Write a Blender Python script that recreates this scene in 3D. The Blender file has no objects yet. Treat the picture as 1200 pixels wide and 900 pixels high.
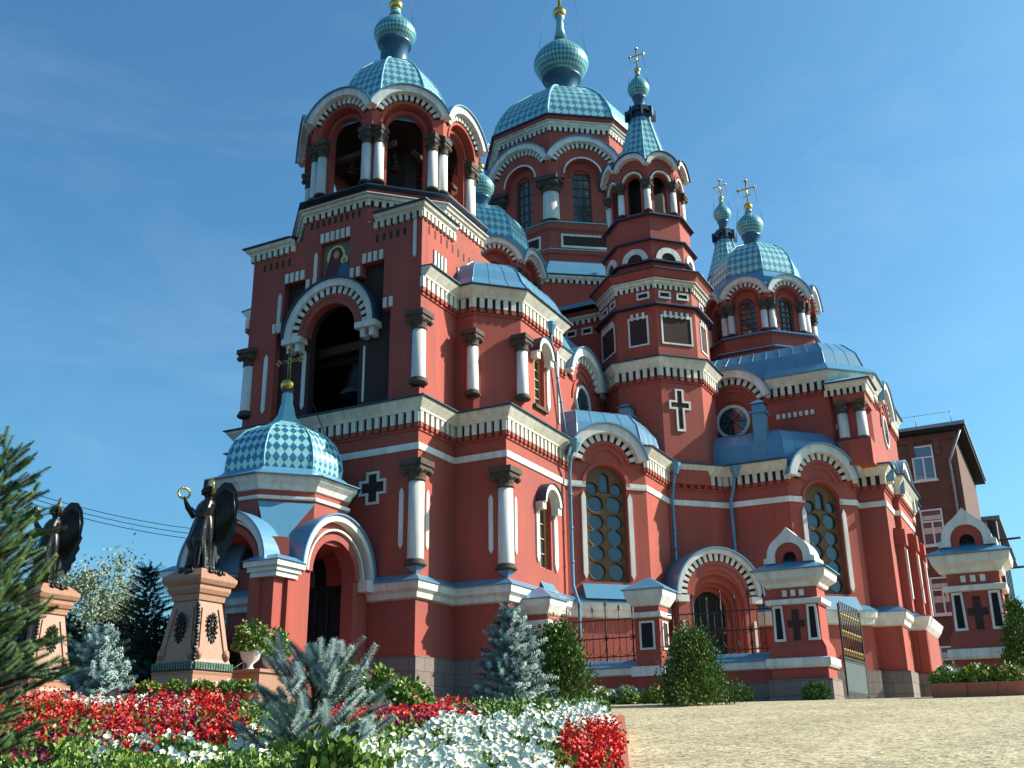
import bpy, bmesh, math, random
import numpy as np
from mathutils import Vector, Matrix
from mathutils.geometry import tessellate_polygon
random.seed(7); rng = np.random.default_rng(11)
PI = math.pi; rad = math.radians
sc = bpy.context.scene
# ------------------------------------------------------------------ camera
# world frame = church frame: x along the nave (away), y across (to the left), camera at the origin
YA = rad(27.28); PIT = rad(19.54); ROL = rad(-0.775)
UX = Vector((math.sin(YA), -math.cos(YA), 0)); UY = Vector((math.cos(YA), math.sin(YA), 0))   # picture-right and forward on the ground
def gp(X, Y, z=0.0):
    v = UX*X + UY*Y; return Vector((v.x, v.y, z))
fwd = UY*math.cos(PIT) + Vector((0, 0, math.sin(PIT))); right = UX.copy(); up = right.cross(fwd)
r2 = right*math.cos(ROL) + up*math.sin(ROL); u2 = -right*math.sin(ROL) + up*math.cos(ROL)
cd = bpy.data.cameras.new('camera'); cam = bpy.data.objects.new('camera', cd); sc.collection.objects.link(cam)
cam.matrix_world = Matrix(((r2.x, u2.x, -fwd.x, 0), (r2.y, u2.y, -fwd.y, 0), (r2.z, u2.z, -fwd.z, 0), (0, 0, 0, 1)))
cd.sensor_width = 36; cd.lens = 36*1217/1200; cd.clip_end = 6000; cd.clip_start = .1
sc.camera = cam
sc.render.resolution_x = 1024; sc.render.resolution_y = 768
# ------------------------------------------------------------------ sky, sun, exposure
EL = rad(33); SH = Vector((.563, -.826)).normalized()
world = bpy.data.worlds.new('World'); sc.world = world; world.use_nodes = True
wn = world.node_tree; bg = wn.nodes['Background']
sky = wn.nodes.new('ShaderNodeTexSky'); sky.sky_type = 'NISHITA'; sky.sun_disc = False
sky.sun_elevation = EL; sky.sun_rotation = math.atan2(SH.x, SH.y); sky.air_density = 1.0; sky.dust_density = 2.2; sky.ozone_density = 3.5
tint = wn.nodes.new('ShaderNodeMix'); tint.data_type = 'RGBA'; tint.blend_type = 'MULTIPLY'; tint.inputs[0].default_value = 1; tint.inputs[7].default_value = (.58, 1.05, 1.15, 1)
wn.links.new(sky.outputs[0], tint.inputs[6]); tcw = wn.nodes.new('ShaderNodeTexCoord'); mpw = wn.nodes.new('ShaderNodeMapping'); mpw.inputs['Scale'].default_value = (1.2, 2.2, 5.5); mpw.inputs['Rotation'].default_value = (.25, .3, .5)
nw = wn.nodes.new('ShaderNodeTexNoise'); nw.inputs['Scale'].default_value = 1.6; nw.inputs['Detail'].default_value = 9; nw.inputs['Roughness'].default_value = .62; nw.inputs['Distortion'].default_value = .5
mrw = wn.nodes.new('ShaderNodeMapRange'); mrw.inputs[1].default_value = .48; mrw.inputs[2].default_value = .8; mrw.inputs[4].default_value = .10
cw = wn.nodes.new('ShaderNodeMix'); cw.data_type = 'RGBA'; cw.inputs[7].default_value = (5.5, 6.3, 7.2, 1)   # thin cirrus
wn.links.new(tcw.outputs['Generated'], mpw.inputs[0]); wn.links.new(mpw.outputs[0], nw.inputs['Vector']); wn.links.new(nw.outputs[0], mrw.inputs[0]); wn.links.new(mrw.outputs[0], cw.inputs[0]); wn.links.new(tint.outputs[2], cw.inputs[6])
wn.links.new(cw.outputs[2], bg.inputs[0]); bg.inputs[1].default_value = .10
sl = bpy.data.lights.new('sun', 'SUN'); sl.energy = 5.0; sl.angle = rad(.5); sl.color = (1, .92, .78)
so = bpy.data.objects.new('sun', sl); sc.collection.objects.link(so)
so.rotation_euler = Vector((SH.x*math.cos(EL), SH.y*math.cos(EL), math.sin(EL))).to_track_quat('Z', 'Y').to_euler()
sc.view_settings.view_transform = 'Standard'; sc.view_settings.look = 'None'; sc.view_settings.gamma = 1; sc.view_settings.exposure = 0.78
sc.view_settings.use_curve_mapping = False
# ------------------------------------------------------------------ materials
MT = {}
def weather(name, dirt, amt=.35):
    nt = MT[name].node_tree; b = nt.nodes['Principled BSDF']; src = b.inputs['Base Color'].links[0].from_socket; tc = [n for n in nt.nodes if n.type == 'TEX_COORD'][0]
    cur = src
    for sc_, zs, lo, hi, k in ((.3, .6, .40, .66, amt), (4.5, .07, .48, .72, amt), (14, 1, .55, .8, amt*.6)):
        mp = nt.nodes.new('ShaderNodeMapping'); mp.inputs['Scale'].default_value = (1, 1, zs); nt.links.new(tc.outputs['Object'], mp.inputs[0])
        n = nt.nodes.new('ShaderNodeTexNoise'); n.inputs['Scale'].default_value = sc_; n.inputs['Detail'].default_value = 7; nt.links.new(mp.outputs[0], n.inputs['Vector'])
        mr = nt.nodes.new('ShaderNodeMapRange'); mr.inputs[1].default_value = lo; mr.inputs[2].default_value = hi; mr.inputs[4].default_value = k; nt.links.new(n.outputs[0], mr.inputs[0])
        mx = nt.nodes.new('ShaderNodeMix'); mx.data_type = 'RGBA'; mx.inputs[7].default_value = (*dirt, 1); nt.links.new(mr.outputs[0], mx.inputs[0]); nt.links.new(cur, mx.inputs[6]); cur = mx.outputs[2]
    nt.links.new(cur, b.inputs['Base Color'])
def mat(name, c1, c2=None, rough=.7, scale=3.0, bump=0.0, bscale=30.0, metal=0.0, spec=.4, streak=False):
    m = bpy.data.materials.new(name); m.use_nodes = True; nt = m.node_tree; b = nt.nodes['Principled BSDF']
    b.inputs['Roughness'].default_value = rough; b.inputs['Metallic'].default_value = metal
    b.inputs['Specular IOR Level'].default_value = spec
    tc = nt.nodes.new('ShaderNodeTexCoord')
    if c2 is None: c2 = tuple(x*.8 for x in c1)
    mp = nt.nodes.new('ShaderNodeMapping'); nt.links.new(tc.outputs['Object'], mp.inputs[0])
    if streak: mp.inputs['Scale'].default_value = (1, 1, .22)
    n = nt.nodes.new('ShaderNodeTexNoise'); n.inputs['Scale'].default_value = scale; n.inputs['Detail'].default_value = 6; n.inputs['Roughness'].default_value = .65
    nt.links.new(mp.outputs[0], n.inputs['Vector'])
    r = nt.nodes.new('ShaderNodeValToRGB'); r.color_ramp.elements[0].position = .32; r.color_ramp.elements[1].position = .68
    r.color_ramp.elements[0].color = (*c2, 1); r.color_ramp.elements[1].color = (*c1, 1)
    nt.links.new(n.outputs[0], r.inputs[0]); nt.links.new(r.outputs[0], b.inputs['Base Color'])
    if bump:
        n2 = nt.nodes.new('ShaderNodeTexNoise'); n2.inputs['Scale'].default_value = bscale; n2.inputs['Detail'].default_value = 4
        nt.links.new(tc.outputs['Object'], n2.inputs['Vector'])
        bp = nt.nodes.new('ShaderNodeBump'); bp.inputs['Strength'].default_value = bump; bp.inputs['Distance'].default_value = .02
        nt.links.new(n2.outputs[0], bp.inputs['Height']); nt.links.new(bp.outputs[0], b.inputs['Normal'])
    MT[name] = m; return m
mat('red', (.43, .080, .052), (.34, .062, .042), .85, .9, .25, 25, streak=True)
mat('cream', (.80, .78, .69), (.62, .59, .49), .7, 2.6, .15, 30, streak=True)
mat('recess_tone', (.045, .018, .015), (.03, .012, .010), .9, 3)  # dark tone that puts the depth of gaps and recesses into colour
mat('asphalt', (.055, .052, .048), (.04, .038, .035), .9, 5)
mat('redfence', (.42, .075, .055), (.33, .058, .042), .85, 1.2, .25, 25, streak=True)
mat('white', (.80, .80, .78), (.60, .585, .54), .7, 2.6, .2, 30, streak=True)
mat('blue', (.085, .25, .40), (.065, .21, .34), .30, 1.4, .06, 6, spec=.6)
mat('darkblue', (.018, .05, .10), (.012, .03, .06), .45, 2)
mat('neck', (.030, .115, .20), (.02, .08, .15), .35, 2)
mat('rib', (.22, .46, .52), (.16, .38, .45), .4, 3)
mat('stone', (.10, .075, .055), (.045, .035, .03), .85, 5, .5, 14)
mat('gold', (.75, .50, .13), (.6, .38, .08), .25, 4, metal=1.0)
mat('dullgold', (.40, .30, .10), (.26, .20, .08), .45, 8, metal=.7)
mat('glass', (.035, .065, .085), (.02, .04, .055), .08, 1.5, .1, 3, spec=.9)
mat('tracery', (.16, .085, .03), (.10, .05, .02), .6, 8)
mat('yellowframe', (.55, .40, .16), (.45, .30, .12), .6, 8)
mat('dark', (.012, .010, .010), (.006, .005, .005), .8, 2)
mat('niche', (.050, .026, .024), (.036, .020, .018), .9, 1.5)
mat('iron', (.02, .018, .018), (.01, .01, .01), .5, 8)
mat('bronze', (.030, .028, .026), (.014, .013, .012), .32, 9, .3, 20, metal=.6, spec=.6)
mat('gpatina', (.12, .20, .15), (.05, .08, .06), .5, 9, .3, 20, metal=.5)
mat('pinkgranite', (.42, .21, .13), (.31, .145, .09), .45, 14, .1, 60)
mat('concrete', (.35, .34, .32), (.25, .24, .22), .8, 8)
mat('greymetal', (.30, .31, .32), (.2, .2, .21), .4, 5, metal=.5)
mat('needle_blue', (.13, .21, .20), (.055, .10, .095), .6, 6)
mat('needle_green', (.055, .10, .022), (.02, .045, .012), .6, 5)
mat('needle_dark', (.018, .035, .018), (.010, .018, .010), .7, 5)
mat('thuja', (.10, .15, .02), (.035, .065, .01), .6, 6)
mat('leafgreen', (.12, .21, .03), (.05, .11, .016), .55, 5)
mat('leafbright', (.24, .34, .05), (.12, .20, .03), .5, 5)
mat('paleleaf', (.30, .33, .19), (.20, .23, .12), .6, .5)
mat('bark', (.09, .06, .04), (.05, .035, .025), .9, 12, .5, 20)
mat('fred', (.74, .022, .012), (.50, .010, .010), .5, 6)
mat('fmagenta', (.30, .008, .05), (.16, .005, .03), .5, 6)
mat('fwhite', (.80, .80, .70), (.68, .70, .52), .5, 6)
mat('fyellow', (.70, .50, .04), (.5, .40, .03), .5, 6)
mat('fpeach', (.75, .33, .20), (.6, .22, .13), .5, 6)
mat('soil', (.06, .045, .03), (.03, .022, .016), .95, 8, .5, 20)
mat('terracotta', (.42, .13, .08), (.32, .10, .06), .8, 5)
mat('skin_i', (.45, .27, .15)); mat('robe_i', (.12, .02, .03)); mat('robe2_i', (.04, .12, .22)); mat('robe3_i', (.20, .16, .10), (.10, .08, .06), .6, 4)

weather('red', (.22, .070, .058), .6); weather('redfence', (.24, .075, .06), .5); weather('white', (.40, .36, .29), .42); weather('cream', (.36, .31, .22), .45); weather('blue', (.13, .24, .32), .45); weather('pinkgranite', (.33, .20, .14), .3)
def brickish(name, c1, c2, mortar, bw, bh, ms=.02, bump=.6, rough=.85, vary=True):
    """block pattern running round vertical walls: x = horizontal distance in the wall's plane, y = height"""
    m = bpy.data.materials.new(name); m.use_nodes = True; nt = m.node_tree; b = nt.nodes['Principled BSDF']; b.inputs['Roughness'].default_value = rough
    tc = nt.nodes.new('ShaderNodeTexCoord'); sx = nt.nodes.new('ShaderNodeSeparateXYZ'); nt.links.new(tc.outputs['Object'], sx.inputs[0])
    ad = nt.nodes.new('ShaderNodeMath'); ad.operation = 'SUBTRACT'; nt.links.new(sx.outputs[0], ad.inputs[0]); nt.links.new(sx.outputs[1], ad.inputs[1])
    cb = nt.nodes.new('ShaderNodeCombineXYZ'); nt.links.new(ad.outputs[0], cb.inputs[0]); nt.links.new(sx.outputs[2], cb.inputs[1])
    br = nt.nodes.new('ShaderNodeTexBrick'); br.inputs['Scale'].default_value = 1; br.inputs['Brick Width'].default_value = bw; br.inputs['Row Height'].default_value = bh
    br.inputs['Mortar Size'].default_value = ms; br.inputs['Color1'].default_value = (*c1, 1); br.inputs['Color2'].default_value = (*c2, 1); br.inputs['Mortar'].default_value = (*mortar, 1)
    nt.links.new(cb.outputs[0], br.inputs['Vector'])
    n = nt.nodes.new('ShaderNodeTexNoise'); n.inputs['Scale'].default_value = 1.3; n.inputs['Detail'].default_value = 6; nt.links.new(tc.outputs['Object'], n.inputs['Vector'])
    mr = nt.nodes.new('ShaderNodeMapRange'); mr.inputs[3].default_value = .65; mr.inputs[4].default_value = 1.25; nt.links.new(n.outputs[0], mr.inputs[0])
    mx = nt.nodes.new('ShaderNodeMix'); mx.data_type = 'RGBA'; mx.blend_type = 'MULTIPLY'; mx.inputs[0].default_value = 1
    nt.links.new(br.outputs[0], mx.inputs[6]); nt.links.new(mr.outputs[0], mx.inputs[7]); nt.links.new(mx.outputs[2], b.inputs['Base Color'])
    bp = nt.nodes.new('ShaderNodeBump'); bp.inputs['Strength'].default_value = bump; bp.inputs['Distance'].default_value = .03
    n3 = nt.nodes.new('ShaderNodeTexNoise'); n3.inputs['Scale'].default_value = 9; nt.links.new(tc.outputs['Object'], n3.inputs['Vector'])
    s2 = nt.nodes.new('ShaderNodeMath'); s2.operation = 'SUBTRACT'; nt.links.new(n3.outputs[0], s2.inputs[0]); nt.links.new(br.outputs['Fac'], s2.inputs[1])
    nt.links.new(s2.outputs[0], bp.inputs['Height']); nt.links.new(bp.outputs[0], b.inputs['Normal'])
    MT[name] = m
brickish('granite', (.22, .17, .15), (.18, .142, .125), (.12, .098, .085), .95, .50, .018)
brickish('brick', (.17, .060, .038), (.10, .040, .028), (.13, .09, .07), .27, .09, .012, .4)

def diamond(name, light, dark):
    m = bpy.data.materials.new(name); m.use_nodes = True; nt = m.node_tree; b = nt.nodes['Principled BSDF']; b.inputs['Roughness'].default_value = .36; b.inputs['Metallic'].default_value = .25
    b.inputs['Specular IOR Level'].default_value = .9
    tc = nt.nodes.new('ShaderNodeTexCoord'); sx = nt.nodes.new('ShaderNodeSeparateXYZ'); nt.links.new(tc.outputs['UV'], sx.inputs[0])
    cb = nt.nodes.new('ShaderNodeCombineXYZ'); cb.inputs[2].default_value = .5
    for i, op in enumerate(('ADD', 'SUBTRACT')):
        a = nt.nodes.new('ShaderNodeMath'); a.operation = op; nt.links.new(sx.outputs[0], a.inputs[0]); nt.links.new(sx.outputs[1], a.inputs[1])
        nt.links.new(a.outputs[0], cb.inputs[i])
    ck = nt.nodes.new('ShaderNodeTexChecker'); ck.inputs['Scale'].default_value = 1; ck.inputs[1].default_value = (*light, 1); ck.inputs[2].default_value = (*dark, 1)
    nt.links.new(cb.outputs[0], ck.inputs[0])
    n = nt.nodes.new('ShaderNodeTexNoise'); n.inputs['Scale'].default_value = 2.2; n.inputs['Detail'].default_value = 5; nt.links.new(tc.outputs['Object'], n.inputs['Vector'])
    mr = nt.nodes.new('ShaderNodeMapRange'); mr.inputs[3].default_value = .72; mr.inputs[4].default_value = 1.2; nt.links.new(n.outputs[0], mr.inputs[0])
    mx = nt.nodes.new('ShaderNodeMix'); mx.data_type = 'RGBA'; mx.blend_type = 'MULTIPLY'; mx.inputs[0].default_value = 1
    nt.links.new(ck.outputs[0], mx.inputs[6]); nt.links.new(mr.outputs[0], mx.inputs[7]); nt.links.new(mx.outputs[2], b.inputs['Base Color'])
    MT[name] = m
diamond('tiles_new', (.34, .68, .66), (.03, .16, .27))
diamond('tiles', (.30, .56, .56), (.06, .23, .31))
diamond('tiles_small', (.20, .46, .44), (.035, .17, .22))

def gravelmat():
    m = bpy.data.materials.new('gravel'); m.use_nodes = True; nt = m.node_tree; b = nt.nodes['Principled BSDF']; b.inputs['Roughness'].default_value = .9
    tc = nt.nodes.new('ShaderNodeTexCoord')
    v = nt.nodes.new('ShaderNodeTexVoronoi'); v.inputs['Scale'].default_value = 15; v.inputs['Randomness'].default_value = 1; nt.links.new(tc.outputs['Object'], v.inputs['Vector'])
    r = nt.nodes.new('ShaderNodeValToRGB'); e = r.color_ramp.elements
    e[0].position = 0; e[0].color = (.07, .055, .035, 1); e[1].position = 1; e[1].color = (.66, .56, .35, 1)
    x = e.new(.5); x.color = (.43, .355, .205, 1)
    nt.links.new(v.outputs['Color'], r.inputs[0])
    n = nt.nodes.new('ShaderNodeTexNoise'); n.inputs['Scale'].default_value = .5; n.inputs['Detail'].default_value = 8; nt.links.new(tc.outputs['Object'], n.inputs['Vector'])
    mr = nt.nodes.new('ShaderNodeMapRange'); mr.inputs[3].default_value = .55; mr.inputs[4].default_value = 1.35; nt.links.new(n.outputs[0], mr.inputs[0])
    mx = nt.nodes.new('ShaderNodeMix'); mx.data_type = 'RGBA'; mx.blend_type = 'MULTIPLY'; mx.inputs[0].default_value = 1
    nt.links.new(r.outputs[0], mx.inputs[6]); nt.links.new(mr.outputs[0], mx.inputs[7]); nt.links.new(mx.outputs[2], b.inputs['Base Color'])
    bp = nt.nodes.new('ShaderNodeBump'); bp.inputs['Strength'].default_value = .7; bp.inputs['Distance'].default_value = .02
    nt.links.new(v.outputs['Distance'], bp.inputs['Height']); nt.links.new(bp.outputs[0], b.inputs['Normal'])
    MT['gravel'] = m
gravelmat()
# ------------------------------------------------------------------ mesh helpers
class Fr:
    """wall facet frame: s runs left to right seen from outside, z up, o outward"""
    def __init__(f, p0, p1):
        f.p0 = Vector((p0[0], p0[1])); d = Vector((p1[0], p1[1])) - f.p0; f.L = d.length; f.e = d/f.L; f.n = Vector((f.e.y, -f.e.x))
    def P(f, s, z, o=0.0):
        q = f.p0 + f.e*s + f.n*o; return (q.x, q.y, z)
LOC = {}
class MB:
    def __init__(m, mt='white'): m.v = []; m.f = []; m.mi = []; m.mats = []; m.uv = {}; m.sm = []; m.cur = 0; m.smooth = False; m.use(mt)
    def use(m, n):
        if n not in m.mats: m.mats.append(n)
        m.cur = m.mats.index(n); return m
    def face(m, idx, uv=None):
        if uv: m.uv[len(m.f)] = uv
        m.f.append(idx); m.mi.append(m.cur); m.sm.append(m.smooth)
    def add(m, vs, fs):
        b = len(m.v); m.v += [tuple(x) for x in vs]
        for f in fs: m.face([b+i for i in f])
        return b
    def hexa(m, p):  # 8 points: bottom 4, top 4
        m.add(p, [(3, 2, 1, 0), (4, 5, 6, 7), (0, 1, 5, 4), (1, 2, 6, 5), (2, 3, 7, 6), (3, 0, 4, 7)])
    def box(m, fr, s0, s1, z0, z1, o0, o1):
        m.hexa([fr.P(s0, z0, o1), fr.P(s1, z0, o1), fr.P(s1, z0, o0), fr.P(s0, z0, o0), fr.P(s0, z1, o1), fr.P(s1, z1, o1), fr.P(s1, z1, o0), fr.P(s0, z1, o0)])
    def cube(m, x0, x1, y0, y1, z0, z1):
        m.hexa([(x0, y0, z0), (x1, y0, z0), (x1, y1, z0), (x0, y1, z0), (x0, y0, z1), (x1, y0, z1), (x1, y1, z1), (x0, y1, z1)])
    def plate(m, fr, loop, o0, o1, holes=()):
        loops = [list(loop)] + [list(h) for h in holes]
        tess = tessellate_polygon([[Vector((s, z, 0)) for s, z in l] for l in loops])
        flat = [p for l in loops for p in l]; n = len(flat)
        b = len(m.v); m.v += [fr.P(s, z, o1) for s, z in flat] + [fr.P(s, z, o0) for s, z in flat]
        for t in tess: m.face([b+i for i in t]); m.face([b+n+i for i in reversed(t)])
        k = 0
        for l in loops:
            for i in range(len(l)):
                j = (i+1) % len(l); m.face([b+k+i, b+k+j, b+n+k+j, b+n+k+i])
            k += len(l)
    def ring(m, fr, cs, cz, r0, r1, o0, o1, a0=0.0, a1=PI, n=20):
        full = abs(a1-a0-2*PI) < 1e-6
        b = len(m.v)
        for i in range(n+1):
            a = a0 + (a1-a0)*i/n; c, s = math.cos(a), math.sin(a)
            for r, o in ((r0, o1), (r1, o1), (r1, o0), (r0, o0)): m.v.append(fr.P(cs+r*c, cz+r*s, o))
        for i in range(n):
            for k in range(4):
                j = (k+1) % 4; m.face([b+4*i+k, b+4*i+j, b+4*i+4+j, b+4*i+4+k])
        if not full: m.face([b, b+1, b+2, b+3]); m.face([b+4*n+3, b+4*n+2, b+4*n+1, b+4*n])
    def teeth_arc(m, fr, cs, cz, r0, r1, o0, o1, a0=0.0, a1=PI, pitch=.36, w=.5):
        n = max(2, int(round((a1-a0)*(r0+r1)/2/pitch)))
        for i in range(n):
            a = a0 + (a1-a0)*(i+.5)/n; d = (a1-a0)/n*w/2
            m.ring(fr, cs, cz, r0, r1, o0, o1, a-d, a+d, 1)
    def prism(m, poly, z0, z1, cap=True):
        n = len(poly); b = len(m.v); m.v += [(p[0], p[1], z0) for p in poly] + [(p[0], p[1], z1) for p in poly]
        for i in range(n): j = (i+1) % n; m.face([b+i, b+j, b+n+j, b+n+i])
        if cap:
            for t in tessellate_polygon([[Vector((p[0], p[1], 0)) for p in poly]]): m.face([b+n+i for i in t]); m.face([b+i for i in reversed(t)])
    def loft(m, rings, cap=True):
        """rings: list of (poly, z), same vertex count"""
        b = len(m.v); n = len(rings[0][0])
        for poly, z in rings: m.v += [(p[0], p[1], z) for p in poly]
        for k in range(len(rings)-1):
            for i in range(n): j = (i+1) % n; m.face([b+k*n+i, b+k*n+j, b+(k+1)*n+j, b+(k+1)*n+i])
        if cap:
            poly, z = rings[-1]; q = b+(len(rings)-1)*n
            for t in tessellate_polygon([[Vector((p[0], p[1], 0)) for p in poly]]): m.face([q+i for i in t])
    def lathe(m, c, prof, n=20, a0=0.0, uvn=None, smooth=True, caps=True):
        """prof [(r,z)]; uvn=(diamonds around, height of one diamond)"""
        ps = m.smooth; m.smooth = smooth
        b = len(m.v)
        for r, z in prof:
            for i in range(n): a = a0+2*PI*i/n; m.v.append((c[0]+r*math.cos(a), c[1]+r*math.sin(a), z))
        L = [0]
        for k in range(1, len(prof)): L.append(L[-1]+math.hypot(prof[k][0]-prof[k-1][0], prof[k][1]-prof[k-1][1]))
        for k in range(len(prof)-1):
            for i in range(n):
                j = (i+1) % n; uv = None
                if uvn:
                    x0, x1 = i/n*uvn[0], (i+1)/n*uvn[0]; uv = [(x0, L[k]/uvn[1]), (x1, L[k]/uvn[1]), (x1, L[k+1]/uvn[1]), (x0, L[k+1]/uvn[1])]
                m.face([b+k*n+i, b+k*n+j, b+(k+1)*n+j, b+(k+1)*n+i], uv)
        if caps:
            if prof[0][0] > 1e-4: m.face([b+i for i in reversed(range(n))])
            if prof[-1][0] > 1e-4: m.face([b+(len(prof)-1)*n+i for i in range(n)])
        m.smooth = ps
    def tube(m, pts, r, n=8, close=False):
        pts = [Vector(p) for p in pts]; rs = r if isinstance(r, (list, tuple)) else [r]*len(pts)
        b = len(m.v); ps = m.smooth; m.smooth = True; prev = None
        for k, p in enumerate(pts):
            if close: d = pts[(k+1) % len(pts)] - pts[k-1]
            else: d = pts[min(k+1, len(pts)-1)] - pts[max(k-1, 0)]
            d.normalize(); a = prev if prev is not None else (Vector((0, 0, 1)) if abs(d.z) < .9 else Vector((1, 0, 0)))
            x = (a - d*a.dot(d)).normalized(); prev = x; y = d.cross(x)
            for i in range(n): t = 2*PI*i/n; m.v.append(tuple(p + (x*math.cos(t)+y*math.sin(t))*rs[k]))
        K = len(pts)
        for k in range(K if close else K-1):
            q = (k+1) % K
            for i in range(n): j = (i+1) % n; m.face([b+k*n+i, b+k*n+j, b+q*n+j, b+q*n+i])
        if not close: m.face([b+i for i in reversed(range(n))]); m.face([b+(K-1)*n+i for i in range(n)])
        m.smooth = ps
    def pieces(m):
        n = len(m.v); r = list(range(n))
        def find(a):
            while r[a] != a: r[a] = r[r[a]]; a = r[a]
            return a
        for f in m.f:
            a = find(f[0])
            for i in f[1:]:
                b = find(i)
                if a != b: r[b] = a
        roots = {}; lab = np.array([roots.setdefault(find(i), len(roots)) for i in range(n)]); k = len(roots)
        if k < 2 or k > 1500: return None
        P = np.array(m.v); lo = np.full((k, 3), np.inf); hi = -lo
        np.minimum.at(lo, lab, P); np.maximum.at(hi, lab, P); sz = (hi-lo).max(1)
        gap = np.maximum(0, np.maximum(lo[:, None]-hi[None], lo[None]-hi[:, None])); near = np.sqrt((gap**2).sum(2)) <= np.maximum(.02, .5*np.maximum(sz[:, None], sz[None]))
        c = np.arange(k)
        while True:
            d = np.where(near, c[None, :], k).min(1)
            if (d == c).all(): break
            c = d
        u = {x: i for i, x in enumerate(sorted(set(c)))}
        return None if len(u) < 2 else [u[c[l]] for l in lab], len(u)
    def build(m, name, parent=None, recalc=True, kind=None, label=None):
        if parent:
            g = m.pieces()
            if g and g[0]:
                lab, k = g; first = None
                for q in range(k):
                    s = MB(); s.mats = list(m.mats); mp = {}
                    for i, f in enumerate(m.f):
                        if lab[f[0]] != q: continue
                        if i in m.uv: s.uv[len(s.f)] = m.uv[i]
                        nf = []
                        for v in f:
                            if v not in mp: mp[v] = len(s.v); s.v.append(m.v[v])
                            nf.append(mp[v])
                        s.f.append(nf); s.mi.append(m.mi[i]); s.sm.append(m.sm[i])
                    used = sorted(set(s.mi)); s.mats = [m.mats[u] for u in used]; s.mi = [used.index(u) for u in s.mi]
                    o = s.build1(name, parent, recalc, kind, label); first = first or o
                return first
        return m.build1(name, parent, recalc, kind, label)
    def build1(m, name, parent=None, recalc=True, kind=None, label=None):
        me = bpy.data.meshes.new(name); L = LOC.get(parent.name, (0, 0, 0)) if parent else (0, 0, 0)
        me.from_pydata([(v[0]-L[0], v[1]-L[1], v[2]-L[2]) for v in m.v], [], m.f)
        for n in m.mats: me.materials.append(MT[n])
        me.polygons.foreach_set('material_index', m.mi); me.polygons.foreach_set('use_smooth', m.sm)
        if m.uv:
            ul = me.uv_layers.new(name='UVMap')
            for fi, uvs in m.uv.items():
                p = me.polygons[fi]
                for li, q in zip(p.loop_indices, uvs): ul.data[li].uv = q
        if recalc:
            bm = bmesh.new(); bm.from_mesh(me); bmesh.ops.recalc_face_normals(bm, faces=bm.faces); bm.to_mesh(me); bm.free()
        me.update()
        o = bpy.data.objects.new(name, me); sc.collection.objects.link(o)
        if parent: o.parent = parent; LOC[o.name] = L
        if kind: o['kind'] = kind
        if label: o['label'] = label
        return o
def tag(o, label, cat, group=None):
    o['label'] = label; o['category'] = cat
    if group: o['group'] = group
    return o
def thing(name, loc, label, cat, group=None):
    o = bpy.data.objects.new(name, None); sc.collection.objects.link(o); o.location = loc; o.empty_display_size = .3
    LOC[o.name] = tuple(loc); return tag(o, label, cat, group)
def dup(root, off, label, group=None, rz=0.0):
    def cp(o, par):
        c = o.copy(); sc.collection.objects.link(c)
        if par: c.parent = par
        for ch in o.children: cp(ch, c)
        return c
    kids = list(root.children); r = root.copy(); sc.collection.objects.link(r)
    for k in kids: cp(k, r)
    r.location = Vector(root.location) + Vector(off); r.rotation_euler.z += rz; r['label'] = label
    if group: r['group'] = group
    return r
def offs(poly, d, closed=True):
    n = len(poly); out = []
    for i in range(n):
        p = Vector(poly[i][:2]); ns = []
        if closed or i > 0: q = Vector(poly[i-1][:2]); e = (p-q).normalized(); ns.append(Vector((e.y, -e.x)))
        if closed or i < n-1: q = Vector(poly[(i+1) % n][:2]); e = (q-p).normalized(); ns.append(Vector((e.y, -e.x)))
        if len(ns) == 2: k = (ns[0]+ns[1])/(1+ns[0].dot(ns[1]))
        else: k = ns[0]
        out.append((p.x+k.x*d, p.y+k.y*d))
    return out
def sweep(m, poly, prof, closed=True, skip={}):
    """prof: closed loop of (out, z)"""
    n = len(poly); O = [offs(poly, o, closed) for o, z in prof]; K = len(prof)
    for i in range(n if closed else n-1):
        j = (i+1) % n; A = [Vector((*O[k][i], prof[k][1])) for k in range(K)]; B = [Vector((*O[k][j], prof[k][1])) for k in range(K)]
        fr = Fr(poly[i], poly[j]); segs = [(None, None)]
        if i in skip:
            s0, s1 = skip[i]; segs = []
            if s0 > .05: segs.append((None, s0))
            if s1 < fr.L-.05: segs.append((s1, None))
        for s0, s1 in segs:
            a = A if s0 is None else [Vector(fr.P(s0, z, o)) for o, z in prof]
            c = B if s1 is None else [Vector(fr.P(s1, z, o)) for o, z in prof]
            b = len(m.v); m.v += [tuple(x) for x in a] + [tuple(x) for x in c]
            for k in range(K): l = (k+1) % K; m.face([b+k, b+l, b+K+l, b+K+k])
            if s0 is not None or (not closed and i == 0): m.face([b+k for k in range(K)])
            if s1 is not None or (not closed and i == n-2): m.face([b+K+k for k in reversed(range(K))])
def dents(m, poly, z0, z1, o0, o1, pitch=.38, w=.2, closed=True, skip={}):
    n = len(poly)
    for i in range(n if closed else n-1):
        fr = Fr(poly[i], poly[(i+1) % n]); k = max(1, int(round(fr.L/pitch))); p = fr.L/k
        for j in range(k+1):
            s = j*p
            if i in skip and skip[i][0] < s < skip[i][1]: continue
            m.box(fr, s-w/2, s+w/2, z0, z1, o0, o1)
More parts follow.
